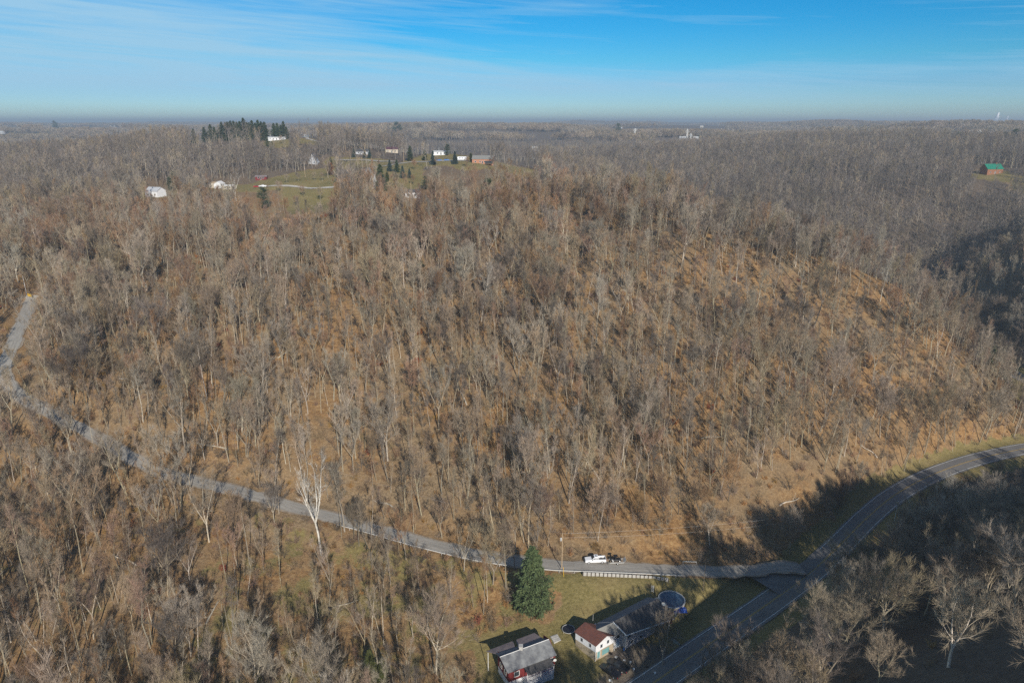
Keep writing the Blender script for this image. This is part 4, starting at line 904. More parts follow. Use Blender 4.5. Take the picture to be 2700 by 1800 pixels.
for s_ in (.10, .30, .52, .72, .9): opening(hs_, lo(A0), lo(B0), s_, 2.6, .9, 1.1)
for s_ in (.2, .5): opening(hs_, lo(A0), lo(B0), s_, .5, .9, .9)
opening(hs_, lo(A1), lo(A0), .8, 2.5, .8, 1.1)
# deck at the right end
Dk0 = B0 + ax * .1; Dk1 = Cc + ax * .2; fr = -bx_ * .9
M = Mesh(); slab(M, [(*lo(Dk0 + fr), 2.0), (*lo(Dk1 + fr), 2.0), (*lo(Dk1 + bx_ * 1.85), 2.0), (*lo(Dk0 + bx_ * 1.6), 2.0)], .2); dk = part('deck', M, MT['wood'], hs_)
M = Mesh()
for zt in (2.9, 2.45): slab(M, [(*lo(Dk0 + fr), zt), (*lo(Dk1 + fr), zt), (*lo(Dk1 + fr + bx_ * .06), zt), (*lo(Dk0 + fr + bx_ * .06), zt)], .1)
slab(M, [(*lo(Dk1 + fr), 2.9), (*lo(Dk1 + fr - ax * .06), 2.9), (*lo(Dk1 + bx_ * 1.8 - ax * .06), 2.9), (*lo(Dk1 + bx_ * 1.8), 2.9)], .1)
for k in range(12):
    p = lo(Dk0 + fr + (Dk1 - Dk0) * (k + .5) / 12 + bx_ * .02); box(M, p[0] - .03, p[0] + .03, p[1] - .03, p[1] + .03, 2.0, 2.85)
part('railing', M, MT['whitetrim'], dk)
for k in range(4):
    p = lo(Dk0 + fr * .9 + (Dk1 - Dk0) * (k / 3) * .97); M = Mesh(); box(M, p[0] - .08, p[0] + .08, p[1] - .08, p[1] + .08, -.5, 4.0); part('post', M, MT['whitetrim'] if k > 2 else MT['wood'], hs_)
# wing
WRb, WRf = a3(430, 750, -.35), a3(835, 1000, -.35)
WLb, WLf, WRE, WREb = a3(232, 925, -1.9), a3(630, 1195, -1.95), a3(985, 1000, -1.95), a3(655, 800, -1.6)
M = Mesh(); slab(M, shift([WRb, WRf, WLf, WLb], c0), .15); part('roof', M, MT['rustroof'], hs_, 'rust-red roof of the front wing')
M = Mesh(); slab(M, shift([WRb - [0, 0, .01], WREb, WRE, WRf - [0, 0, .01]], c0), .15); part('roof', M, MT['rustroof'], hs_)
gd = (WRE - WLf)[:2]; gd /= np.linalg.norm(gd); bk = (WLb - WLf)[:2]; bk /= np.linalg.norm(bk)
F0 = WLf[:2] + gd * .3 + bk * .3; F1 = WRE[:2] - gd * .1 + bk * .3; Wd = np.linalg.norm(WLb - WLf) - .6; G0 = F0 + bk * Wd; G1 = F1 + bk * (Wd - .5)
M = Mesh(); prism(M, [tuple(lo(p)) for p in (F0, F1, G1, G0)], -.9, 2.1); part('basement_wall', M, MT['tanblock'], hs_)
e_ = .04; o_ = -gd * e_ - bk * e_; M = Mesh(); prism(M, [tuple(lo(p)) for p in (F0 - gd * .05 - bk * .05, F1 + gd * .03 - bk * .05, G1 + gd * .03 + bk * .05, G0 - gd * .05 + bk * .05)], 2.1, 4.2); part('wall', M, MT['siding'], hs_)
M = Mesh(); mid_ = (F0 + F1) / 2; wallslab(M, shift([(*(F0 - bk * .05), -2.02), (*(F1 - bk * .05), -2.02), (WRf[0] + bk[0] * .3, WRf[1] + bk[1] * .25, -.5)], c0), (*(bk * .12), 0)); part('gable_wall', M, MT['siding'], hs_)
f0, f1, g0 = lo(F0 - bk * .05), lo(F1 - bk * .05), lo(G0)
for s_, z_ in ((.30, 2.75), (.66, 2.95)): opening(hs_, f0, f1, s_, z_, .6, .85, frame='greysiding')
for s_ in (.32, .74): opening(hs_, lo(G0 - gd * .05), lo(F0 - gd * .05), s_, 2.7, .55, .95, frame='greysiding')
opening(hs_, lo(F0), lo(F1), .17, .0, .85, 1.9, pane='teal', name='door'); opening(hs_, lo(F0), lo(F1), .56, .1, 2.3, 1.6, frame='tanblock', pane='teal', name='garage_door')
for p, z_ in ((F0 - bk * .12 - gd * .12, 4.3), (F1 - bk * .15 + gd * .1, 4.2), (A0 - bx_ * .12 - ax * .1, 4.3)):
    M = Mesh(); q = lo(p); M.tube([(q[0], q[1], -.4), (q[0], q[1], z_)], [.06, .06], 6); part('downpipe', M, MT['whitetrim'], hs_)
# connector wall with a door
K0, K1 = F1 + gd * .05 + bk * .5, A0 + bx_ * 1.0
M = Mesh(); prism(M, [tuple(lo(p)) for p in (K0, K1, K1 + bx_ * 4, K0 + bx_ * 4)], -.5, 4.1); part('wall', M, MT['greysiding'], hs_)
opening(hs_, lo(K0), lo(K1), .5, .1, .9, 2.0, pane='lightblue', name='door'); opening(hs_, lo(K0), lo(K1), .5, 2.7, .9, 1.0)
ch = a3(1990, 600, -.3); M = Mesh(); q = ch - c0; box(M, q[0] - .45, q[0] + .45, q[1] - .45, q[1] + .45, 3.2, 6.2); part('chimney', M, MT['brick'], hs_)
def dish(p, r, label, aim):
    t = thing('satellite_dish', label, 'satellite dish', p, aim); M = Mesh()
    n = 12; V = [(0, 0, .5)]
    for k in range(1, 4):
        for j in range(n):
            a = j * 6.283 / n; rr = r * k / 3; V.append((rr * math.cos(a), -.25 * (rr / r)**2 - .05, .5 + rr * math.sin(a)))
    Fc = [(0, 1 + j, 1 + (j + 1) % n) for j in range(n)] + [(1 + k*n + j, 1 + (k+1)*n + j, 1 + (k+1)*n + (j+1) % n, 1 + k*n + (j+1) % n) for k in range(2) for j in range(n)]
    M.add(V, Fc); part('reflector', M, MT['whitetrim'], t); M = Mesh(); M.tube([(0, .05, .5), (0, .1, 0)], [.03, .03], 5); part('mast', M, MT['chrome'], t)
    M = Mesh(); M.tube([(0, -.05, .2), (0, -.6, .5)], [.02, .03], 4); part('feed_arm', M, MT['chrome'], t)
pd = a3(1868, 440, .1); dish(pd, .55, 'white satellite dish on the right end of the dark roof', R(-20))
p = a3(2082, 655, -5.2); t = thing('propane_tank', 'small white upright tank standing at the right corner of the house', 'tank', p); M = Mesh(); M.tube([(0, 0, 0), (0, 0, .1), (0, 0, 1.2), (0, 0, 1.35)], [.15, .22, .22, .1], 8); part('body', M, MT['whitetrim'], t)
p = a3(577, 700, -1.0); t = thing('vent_mast', 'thin pale mast rising behind the rust-red roof', 'mast', p - [0, 0, .5]); M = Mesh(); M.tube([(0, 0, 0), (0, 0, 2)], [.05, .04], 5); part('pipe', M, MT['galv'], t)

# ---- pool, trampoline, tarp, boat, ladder
pc = a3(2010, 345, -4.3); pz = h1(pc[0], pc[1]); t = thing('round_pool', 'round above-ground pool with a sagging dark blue cover', 'pool', (pc[0], pc[1], pz)); rp_ = 3.5; zt = pc[2] - pz + .1
n = 36; M = Mesh(); V = []; 
for rr, zz in ((rp_, -.6), (rp_, zt), (rp_ - .12, zt), (rp_ - .12, -.5)): V += [(rr * math.cos(j * 6.2832 / n), rr * math.sin(j * 6.2832 / n), zz) for j in range(n)]
M.add(V, [(k*n + j, k*n + (j+1) % n, (k+1)*n + (j+1) % n, (k+1)*n + j) for k in range(3) for j in range(n)]); part('pool_wall', M, MT['tan'], t)
M = Mesh(); V = []
for rr, zz in ((rp_ + .1, zt - .02), (rp_ + .1, zt + .06), (rp_ - .18, zt + .06), (rp_ - .18, zt - .02)): V += [(rr * math.cos(j * 6.2832 / n), rr * math.sin(j * 6.2832 / n), zz) for j in range(n)]
M.add(V, [(k*n + j, k*n + (j+1) % n, ((k+1) % 4)*n + (j+1) % n, ((k+1) % 4)*n + j) for k in range(4) for j in range(n)]); part('rim', M, MT['galv'], t)
M = Mesh(); V = [(0, 0, zt - .5)]
for k in range(1, 6): V += [(rp_ * .96 * k / 5 * math.cos(j * 6.2832 / n), rp_ * .96 * k / 5 * math.sin(j * 6.2832 / n), zt - .5 + .42 * (k / 5)**4 + .02 * math.sin(j * 3)) for j in range(n)]
M.add(V, [(0, 1 + j, 1 + (j+1) % n) for j in range(n)] + [(1 + k*n + j, 1 + (k+1)*n + j, 1 + (k+1)*n + (j+1) % n, 1 + k*n + (j+1) % n) for k in range(4) for j in range(n)]); part('cover', M, MT['poolblue'], t)
tp = a3(130, 880, -4.6); tz = h1(tp[0], tp[1]); t = thing('trampoline', 'round black trampoline behind the left corner of the rust-red wing', 'trampoline', (tp[0], tp[1], tz)); zt = max(.6, tp[2] - tz)
n = 24; M = Mesh(); V = [(0, 0, zt)] + [(1.5 * math.cos(j * 6.2832 / n), 1.5 * math.sin(j * 6.2832 / n), zt) for j in range(n)]; slab(M, V[1:], .04); part('mat', M, MT['black'], t)
M = Mesh(); M.tube([(1.6 * math.cos(j * 6.2832 / n), 1.6 * math.sin(j * 6.2832 / n), zt) for j in range(n + 1)], .06, 5); part('rim', M, MT['galv'], t)
for j in range(4): M = Mesh(); a = j * 1.57 + .6; M.tube([(1.55 * math.cos(a), 1.55 * math.sin(a), -.2), (1.55 * math.cos(a), 1.55 * math.sin(a), zt)], .04, 5); part('leg', M, MT['galv'], t)
tp = a3(2160, 540, -5.2); tz = h1(tp[0], tp[1]); t = thing('blue_tarp', 'crumpled bright blue tarp hanging at the foot of the pool', 'tarp', (tp[0], tp[1], tz)); g = np.random.default_rng(5)
V = []; m_ = 13
for i in range(m_):
    for j in range(m_): x_ = (i / (m_ - 1) - .5) * 3.6; y_ = (j / (m_ - 1) - .5) * 2.4; V.append((x_, y_, .15 + 1.0 * math.exp(-(x_**2 / 2 + (y_ - .3)**2)) * g.uniform(.5, 1.1) + g.uniform(0, .25) * (0 < i < m_ - 1)))
V = [(v[0] + g.normal(0, .07), v[1] + g.normal(0, .07), v[2]) for v in V]; M = Mesh(); M.add(V, [(i*m_+j, (i+1)*m_+j, (i+1)*m_+j+1, i*m_+j+1) for i in range(m_-1) for j in range(m_-1)]); part('sheet', M, MT['tarp'], t)
p = a3(2080, 1010, -6.5); p[2] = h1(p[0], p[1]); t = thing('rowing_boat', 'small upturned green-grey boat below the deck', 'boat', p, R(-52)); M = Mesh(); V = []
for i in range(9):
    s_ = i / 8; w_ = .55 * math.sin(min(1, s_ * 1.15 + .04) * math.pi * .86) + .05
    for j in range(7): a = math.pi * j / 6; V.append(((s_ - .5) * 3.2, w_ * math.cos(a), .5 * math.sin(a) * (w_ / .6)**.5 + .02))
M.add(V, [(i*7+j, (i+1)*7+j, (i+1)*7+j+1, i*7+j+1) for i in range(8) for j in range(6)]); part('hull', M, mat('faded_green_hull', (.16, .20, .17), col2=(.22, .25, .22)), t)
M = Mesh(); M.tube([(-1.6, 0, .25), (0, 0, .55), (1.6, 0, .2)], .04, 4); part('keel', M, MT['whitetrim'], t)
p = a3(1655, 250, -3.8); pz = h1(p[0], p[1]); t = thing('pool_ladder', 'white ladder standing by the pool behind the dark roof', 'ladder', (p[0], p[1], pz)); 
for dx in (-.3, .3): M = Mesh(); M.tube([(dx, 0, -.1), (dx, 0, 2.1)], .06, 5); part('rail', M, MT['whitetrim'], t)
for k in range(5): M = Mesh(); M.tube([(-.3, 0, .3 + k * .4), (.3, 0, .3 + k * .4)], .05, 5); part('rung', M, MT['whitetrim'], t)

# ---- red house
c1 = np.array([4., 130., -7.2]); hr_ = thing('red_house', 'red cottage with weathered metal roof and front porch', 'house', c1)
RL, RR_, EL, ER = a2(925, 1030, .1), a2(1940, 660, .1), a2(1090, 1365, -2.3), a2(2100, 985, -2.3)
SL, SR = a2(845, 955, -.95), a2(1820, 640, -.95); QL, QR = a2(640, 905, -1.7), a2(1640, 525, -1.7)
# lower left part of the front eave reaches to the porch line
M = Mesh(); slab(M, shift([RL, RR_, ER, EL], c1), .12); part('roof', M, MT['metalroof'], hr_)
M = Mesh(); slab(M, shift([RL - [0, 0, .01], SL, SR, RR_ - [0, 0, .01]], c1), .12); part('roof', M, MT['shaderoof'], hr_, 'back slope of the roof coloured dark for shade')
mm = lambda a, b_, s_: a + (b_ - a) * s_
M = Mesh(); slab(M, shift([SL - [0, 0, .1], mm(SL, SR, .40) - [0, 0, .1], mm(QL, QR, .55), QL], c1), .1); part('shed_roof', M, MT['rustmetal'], hr_)
M = Mesh(); slab(M, shift([mm(SL, SR, .46) - [0, 0, .1], SR - [0, 0, .1], QR, mm(QL, QR, .6)], c1), .1); part('shed_roof', M, MT['rustmetal'], hr_)
M = Mesh(); M.tube(shift([RL + [0, 0, .04], RR_ + [0, 0, .04]], c1), .07, 4); part('ridge_cap', M, MT['whitetrim'], hr_)
u1 = (ER - EL)[:2]; u1 /= np.linalg.norm(u1); v1 = np.array([-u1[1], u1[0]]); Lr = np.linalg.norm(ER - EL)
P0 = EL[:2] + u1 * .35 + v1 * .3; P1 = P0 + u1 * (Lr - .7); Dp = np.dot((SL - EL)[:2], v1) + .3; l1 = lambda p: p - c1[:2]
M = Mesh(); prism(M, [tuple(l1(p)) for p in (P0, P1, P1 + v1 * Dp, P0 + v1 * Dp)], -1.2, 2.0); part('basement_wall', M, MT['siding'], hr_)
M = Mesh(); q_ = .06; prism(M, [tuple(l1(p)) for p in (P0 - (u1 + v1) * q_, P1 + (u1 - v1) * q_, P1 + u1 * q_ + v1 * (Dp + q_), P0 - u1 * q_ + v1 * (Dp + q_))], 2.0, 4.85); part('wall', M, MT['redboard'], hr_)
for P_, sg in ((P0, -1), (P1, 1)):
    M = Mesh(); k_ = np.dot((RL - EL)[:2], v1) - .3; wallslab(M, shift([(*P_, -2.4), (*(P_ + v1 * Dp), -2.4), (*(P_ + v1 * Dp), -1.15), (*(P_ + v1 * k_), -.1)], c1), (*(u1 * .15 * sg), 0)); part('gable_wall', M, MT['redboard'], hr_)
opening(hr_, l1(P0 - v1 * q_), l1(P1 - v1 * q_), .17, 2.9, 1.2, 1.3); opening(hr_, l1(P0 - v1 * q_), l1(P1 - v1 * q_), .92, 3.4, .8, .9); opening(hr_, l1(P0), l1(P1), .17, -.4, 2.2, 2.1, pane='siding', name='garage_door')
for s_ in (.3, .7): opening(hr_, l1(P0 + v1 * Dp - u1 * q_), l1(P0 - u1 * q_), s_, 2.8, .9, 1.4)
M = Mesh(); q = l1((P0 + P1) / 2); 
Pa, Pb = P0 + u1 * Lr * .30, P0 + u1 * Lr * .84
M = Mesh(); slab(M, [(*l1(Pa - v1 * .0), 4.75), (*l1(Pb - v1 * .0), 4.75), (*l1(Pb - v1 * 2.3), 4.25), (*l1(Pa - v1 * 2.3), 4.25)], .1); part('porch_roof', M, MT['shingle'], hr_)
M = Mesh(); prism(M, [tuple(l1(p)) for p in (Pa - v1 * .07, Pb - v1 * .07, Pb - v1 * 2.0, Pa - v1 * 2.0)], -1.2, 2.0); part('porch_base', M, MT['siding'], hr_)
M = Mesh()
for zt in (2.95, 2.5): M.tube([(*l1(Pa - v1 * 1.95), zt), (*l1(Pb - v1 * 1.95), zt)], .05, 4)
for k in range(22): p = l1(Pa - v1 * 1.95 + (Pb - Pa) * k / 21); M.tube([(*p, 2.0), (*p, 2.9)], .03, 4)
part('porch_railing', M, MT['whitetrim'], hr_)
for k in range(5): p = l1(Pa - v1 * 1.97 + (Pb - Pa) * k / 4); M = Mesh(); M.tube([(*p, 2.0), (*p, 4.3)], .08, 4); part('post', M, MT['whitetrim'], hr_)
q = a2(1358, 850, .2) - c1; M = Mesh(); box(M, q[0] - .4, q[0] + .4, q[1] - .4, q[1] + .4, 5.5, 8.1); chm = part('chimney', M, MT['concrete'], hr_); M = Mesh(); box(M, q[0] - .5, q[0] + .5, q[1] - .5, q[1] + .5, 8.1, 8.25); part('cap', M, MT['concrete'], chm)
q = a2(680, 940, -1.9) - c1; M = Mesh(); M.tube([(q[0], q[1], -.5), (q[0], q[1], q[2])], .08, 4); part('post', M, MT['whitetrim'], hr_)
dish(a2(2055, 1110, -3.6), .42, 'grey satellite dish at the right corner of the red house', R(10))
p = a2(1700, 1555, -5.6); t = thing('blue_barrel', 'small blue barrel in front of the red house porch', 'barrel', (p[0], p[1], h1(p[0], p[1]))); M = Mesh(); M.tube([(0, 0, 0), (0, 0, .15), (0, 0, .85), (0, 0, 1)], [.32, .36, .36, .3], 10); part('drum', M, MT['blue'], t)
p = a2(2080, 700, -6.3); t = thing('wooden_steps', 'low plank landing at the back right of the red house', 'steps', (p[0], p[1], h1(p[0], p[1])), R(26)); M = Mesh()
for k in range(4): box(M, -1, 1, -.9 + k * .5, -.45 + k * .5, -.3, .15 + k * .08)
part('planks', M, MT['concrete'], t)

# ---- vehicles
def wheel(parent, x, y, r=.40, w=.26, rimm='chrome'):
    M = Mesh(); n = 14
    ring = lambda rr, yy: [(x + rr * math.cos(j * 6.2832 / n), yy, r + rr * math.sin(j * 6.2832 / n)) for j in range(n)]
    y0, y1 = y - w / 2, y + w / 2; V = ring(r * .62, y0) + ring(r * .97, y0) + ring(r, y0 + .04) + ring(r, y1 - .04) + ring(r * .97, y1) + ring(r * .62, y1)
    M.add(V, [(k*n+j, k*n+(j+1) % n, (k+1)*n+(j+1) % n, (k+1)*n+j) for k in range(5) for j in range(n)]); o = part('wheel', M, MT['rubber'], parent)
    M = Mesh(); s_ = 1 if y > 0 else -1; yo = y + s_ * (w / 2 - .03); V = ring(r * .62, yo) + ring(r * .45, yo - s_ * .06) + ring(r * .14, yo); M.add(V, [(k*n+j, k*n+(j+1) % n, (k+1)*n+(j+1) % n, (k+1)*n+j) for k in range(2) for j in range(n)] + [tuple(2*n+j for j in range(n))]); part('rim', M, MT[rimm], o)
def loft(M, S_):
    """closed body through cross sections (x, half width low, half width high, z low, z high)"""
    V = []
    for (x, wl, wh, z0, z1) in S_:
        zm = z0 + (z1 - z0) * .55; V += [(x, -wl * .96, z0), (x, -wl, z0 + .12), (x, -wl, zm), (x, -wh * .97, z1 - .05), (x, -wh * .85, z1), (x, wh * .85, z1), (x, wh * .97, z1 - .05), (x, wl, zm), (x, wl, z0 + .12), (x, wl * .96, z0)]
    n = 10; k = len(S_); M.add(V, [(i*n+j, i*n+(j+1) % n, (i+1)*n+(j+1) % n, (i+1)*n+j) for i in range(k-1) for j in range(n)] + [tuple(range(n))[::-1], tuple((k-1)*n+j for j in range(n))])
def pickup(name, loc, rz, paint, label, tonneau=False, scale=1.0, rim='chrome'):
    t = thing(name, label, 'pickup truck', loc, rz); t.scale = (scale,) * 3; pm = MT[paint]
    M = Mesh(); loft(M, [(2.92, .78, .72, .55, .90), (2.85, .92, .86, .42, 1.08), (2.3, .98, .92, .40, 1.14), (1.55, .99, .95, .40, 1.20), (1.0, .99, .96, .40, 1.24), (-.95, .99, .96, .40, 1.26)]); part('body', M, pm, t)
    M = Mesh(); box(M, -2.9, -.96, -.98, -.86, .45, 1.28); box(M, -2.9, -.96, .86, .98, .45, 1.28); box(M, -.99, -.93, -.86, .86, .45, 1.28); box(M, -2.9, -.99, -.859, .859, .5, .66); bed = part('bed', M, pm, t)
    M = Mesh(); box(M, -2.97, -2.90, -.86, .86, .55, 1.24); part('tailgate', M, pm, bed)
    M = Mesh(); box(M, -2.86, -1.0, -.85, .85, 1.20 if tonneau else .665, 1.27 if tonneau else .70); part('bed_cover' if tonneau else 'bed_liner', M, MT['black'], bed)
    M = Mesh(); loft(M, [(1.05, .90, .86, 1.15, 1.28), (.35, .90, .74, 1.15, 1.90), (.1, .90, .76, 1.15, 1.95), (-.70, .90, .76, 1.15, 1.94), (-.93, .90, .78, 1.15, 1.55)]); cab = part('cab', M, pm, t)
    M = Mesh(); slab(M, [(1.04, -.74, 1.32), (1.04, .74, 1.32), (.40, .62, 1.90), (.40, -.62, 1.90)], .03); part('windscreen', M, MT['glass'], cab)
    M = Mesh(); slab(M, [(.0, -.3, 1.962), (.0, .3, 1.962), (-.35, .3, 1.962), (-.35, -.3, 1.962)], .01); part('sunroof', M, MT['glass'], cab)
    for s_ in (-1, 1):
        M = Mesh(); wallslab(M, [(.80, s_ * .905, 1.34), (.25, s_ * .83, 1.80), (-.75, s_ * .83, 1.80), (-.85, s_ * .905, 1.34)], (0, s_ * .02, 0)); part('side_window', M, MT['glass'], cab)
        M = Mesh(); box(M, .78, .95, min(s_ * .98, s_ * 1.18), max(s_ * .98, s_ * 1.18), 1.25, 1.42); part('mirror', M, MT['black'], t)
        M = Mesh(); box(M, 2.84, 2.94, min(s_ * .55, s_ * .84), max(s_ * .55, s_ * .84), .80, .97); part('headlight', M, MT['glass'], t)
        M = Mesh(); box(M, -2.99, -2.93, min(s_ * .87, s_ * .97), max(s_ * .87, s_ * .97), .8, 1.1); part('tail_light', M, MT['redpaint'], t)
        for x_ in (1.9, -1.85): wheel(t, x_, s_ * .87, rimm=rim)
    M = Mesh(); box(M, 2.90, 2.97, -.5, .5, .60, .95); part('grille', M, MT['black'], t)
    M = Mesh(); box(M, 2.86, 3.05, -.85, .85, .42, .58); part('bumper', M, MT['chrome'], t); return t
def on(P, x, y):
    d, z = seg_dist(np.array([x]), np.array([y]), P); return float(z[0])
tx, ty = W(1569, 1479, z=0.0)[:2]; k_ = int(np.argmin(np.hypot(side_s[:, 0] - tx, side_s[:, 1] - ty))); dr = side_s[k_ + 2] - side_s[k_ - 2]; ra = math.atan2(dr[1], dr[0])
tz = max(h1(tx, ty), on(side_s, tx, ty) + .04); pickup('pickup_truck', (tx, ty, tz), ra + math.pi + .02, 'carwhite', 'white crew-cab pickup truck parked on the lane verge')
dv = dr[:2] / np.linalg.norm(dr[:2]); ox = np.array([tx, ty]) + dv * 5.9; tzz = on(side_s, ox[0], ox[1]) + .05
t = thing('utility_trailer', 'low aluminium utility trailer behind the white pickup truck', 'trailer', (ox[0], ox[1], tzz), ra)
M = Mesh(); box(M, -1.7, 2.0, -.85, .85, .50, .58); part('bed', M, MT['wood'], t)
M = Mesh(); [box(M, -1.8, 2.05, y_ - .05, y_ + .05, .50, .70) for y_ in (-.9, .9)]; M.tube([(-1.8, .8, .52), (-2.9, 0, .52)], .05, 4); M.tube([(-1.8, -.8, .52), (-2.9, 0, .52)], .05, 4); part('frame', M, MT['galv'], t)
M = Mesh(); wallslab(M, [(2.05, -.85, .55), (2.05, .85, .55), (2.65, .85, 1.35), (2.65, -.85, 1.35)], (.05, 0, 0)); part('ramp', M, MT['galv'], t)
for y_ in (-1.03, 1.03): wheel(t, .3, y_, r=.30, w=.2)
t = thing('utility_buggy', 'black off-road buggy with roll cage strapped on the trailer', 'buggy', (ox[0], ox[1], tzz + .58), ra); 
M = Mesh(); loft(M, [(1.35, .45, .35, .35, .62), (.9, .6, .55, .3, .85), (.3, .65, .6, .28, .75), (-.6, .65, .6, .28, .8), (-1.3, .6, .5, .35, .95)]); part('body', M, MT['black'], t)
M = Mesh()
for y_ in (-.6, .6): M.tube([(.7, y_, .8), (.3, y_ * .85, 1.75), (-.7, y_ * .85, 1.75), (-1.1, y_, .9)], .04, 5)
for x_ in (.3, -.7): M.tube([(x_, -.5, 1.75), (x_, .5, 1.75)], .04, 5)
slab(M, [(.3, -.5, 1.80), (.3, .5, 1.80), (-.7, .5, 1.80), (-.7, -.5, 1.80)], .04); part('roll_cage', M, MT['black'], t)
M = Mesh(); box(M, -.45, 0, -.5, .5, .75, 1.15); part('seat', M, MT['rubber'], t)
for x_ in (.95, -.95):
    for y_ in (-.62, .62): wheel(t, x_, y_, r=.33, w=.25)
def car_at(a, b_, z): A_ = W(*a, z=z); B_ = W(*b_, z=z); m_ = (A_ + B_) / 2; return (m_[0], m_[1], h1(m_[0], m_[1]) + .02), math.atan2((A_ - B_)[1], (A_ - B_)[0])
z6 = lambda X, Y: (1560 + X / 11.76, 1680 + Y / 11.76)
l_, a_ = car_at(z6(330, 660), z6(820, 960), -5.4); pickup('pickup_truck', l_, a_, 'black', 'black pickup with a covered bed parked before the teal door', True, .95, rim='chrome')
l_, a_ = car_at(z6(570, 510), z6(1080, 790), -5.4); t = pickup('pickup_truck', l_, a_, 'black', 'black pickup with cluttered open bed parked before the garage door', False, .97)
g = np.random.default_rng(9)
for k in range(3):
    q = z6(760 + k * 60, 610 + k * 35); p = W(*q, z=-4.6); tt = thing('truck_cargo_tire', ['grey tire lying nearest the cab in the open black truck bed', 'grey tire in the middle of the open black truck bed', 'dark tire nearest the tailgate of the open black truck bed'][k], 'tire', p, k, 'tires in the truck bed'); M = Mesh(); M.tube([(.25 * math.cos(j * .5236), .25 * math.sin(j * .5236), .1) for j in range(13)], .1, 6); part('tread', M, MT['rubber'] if k else MT['galv'], tt)
for k, (X_, Y_, r_, m_, lb) in enumerate([(585, 1085, .33, 'whitetrim', 'white-walled wheel lying behind the covered black pickup'), (1020, 560, .33, 'galv', 'pale wheel lying right of the open black pickup'), (1740, 685, .4, 'rubber', 'black tire lying by the foot of the yard tree')]):
    p = W(*z6(X_, Y_), z=-6.3); p[2] = h1(p[0], p[1]) + .02; tt = thing('loose_wheel', lb, 'wheel', p, 0); M = Mesh(); M.tube([(r_ * .75 * math.cos(j * .5236), r_ * .75 * math.sin(j * .5236), .12) for j in range(13)], .12, 6); part('tire', M, MT[m_], tt)
    M = Mesh(); M.tube([(0, 0, .05), (0, 0, .16)], [r_ * .5, r_ * .4], 8); part('hub', M, MT['whitetrim'] if m_ != 'rubber' else MT['rubber'], tt)
for k, (X_, Y_, m_, lb) in enumerate([(1215, 600, 'whitetrim', 'white bucket standing alone in the gravel yard'), (1320, 770, 'whitetrim', 'small white bucket nearer the yard tree'), (1980, 890, 'whitetrim', 'white bucket right of the yard tree'), (1640, 910, 'galv', 'grey pail below the yard tree'), (650, 1150, 'tan', 'tan pail behind the covered black pickup'), (1000, 350, 'blue', 'blue tub beside the connecting door')]):
    p = W(*z6(X_, Y_), z=-6.3); p[2] = h1(p[0], p[1]); tt = thing('bucket', lb, 'bucket', p); M = Mesh(); M.tube([(0, 0, 0), (0, 0, .55)], [.2, .27], 10); part('shell', M, MT[m_], tt); M = Mesh(); M.tube([(-.27, 0, .5), (0, 0, .75), (.27, 0, .5)], .02, 4); part('handle', M, MT['galv'], tt)

# ---- person between truck and trailer
pp = np.array([tx, ty]) + dv * 3.45 + np.array([dv[1], -dv[0]]) * .95; pz = on(side_s, pp[0], pp[1]) + .06
J = [(0, 0, .92), (0, .02, 1.15), (0, .05, 1.38), (0, .07, 1.50), (0, .09, 1.62), (0, .09, 1.72), (-.19, .05, 1.40), (-.27, .0, 1.15), (-.25, .2, .98), (.19, .05, 1.40), (.27, .02, 1.15), (.25, .24, 1.0), (-.10, 0, .86), (-.12, .03, .48), (-.13, 0, .08), (-.13, .14, .04), (.10, 0, .86), (.12, .04, .48), (.13, -.02, .08), (.13, .12, .04)]
Ed = [(0, 1), (1, 2), (2, 3), (3, 4), (4, 5), (2, 6), (6, 7), (7, 8), (2, 9), (9, 10), (10, 11), (0, 12), (12, 13), (13, 14), (14, 15), (0, 16), (16, 17), (17, 18), (18, 19)]
rad = [.15, .14, .16, .06, .10, .085, .075, .05, .038, .075, .05, .038, .095, .065, .045, .04, .095, .065, .045, .04]
me = bpy.data.meshes.new('person'); me.from_pydata(J, Ed, []); po = bpy.data.objects.new('person', me); COL.objects.link(po); po.location = (pp[0], pp[1], pz); po.rotation_euler = (0, 0, .4)
md = po.modifiers.new('skin', 'SKIN'); md.use_smooth_shade = True
for i, r_ in enumerate(rad): me.skin_vertices[0].data[i].radius = (r_, r_ * .8)
me.skin_vertices[0].data[0].use_root = True; po.modifiers.new('sub', 'SUBSURF').levels = 1
pm_ = bpy.data.materials.new('clothing_and_skin'); pm_.use_nodes = True; nt = pm_.node_tree; tcn = nt.nodes.new('ShaderNodeTexCoord'); sp_ = nt.nodes.new('ShaderNodeSeparateXYZ'); L(nt, tcn, 'Object', sp_, 0); rr_ = nt.nodes.new('ShaderNodeValToRGB'); rr_.color_ramp.interpolation = 'CONSTANT'
nt.links.new(M_(nt, 'DIVIDE', sp_.outputs[2], 2.0), rr_.inputs[0]); e = rr_.color_ramp.elements; e[0].color = (.02, .02, .025, 1); e[1].position = .45; e[1].color = (.20, .15, .10, 1); k = e.new(.76); k.color = (.45, .27, .2, 1); k = e.new(.85); k.color = (.02, .015, .012, 1)
nt.links.new(rr_.outputs[0], nt.nodes['Principled BSDF'].inputs['Base Color']); me.materials.append(pm_)
tag(po, 'person in a brown jacket and dark trousers standing between truck and trailer', 'person')

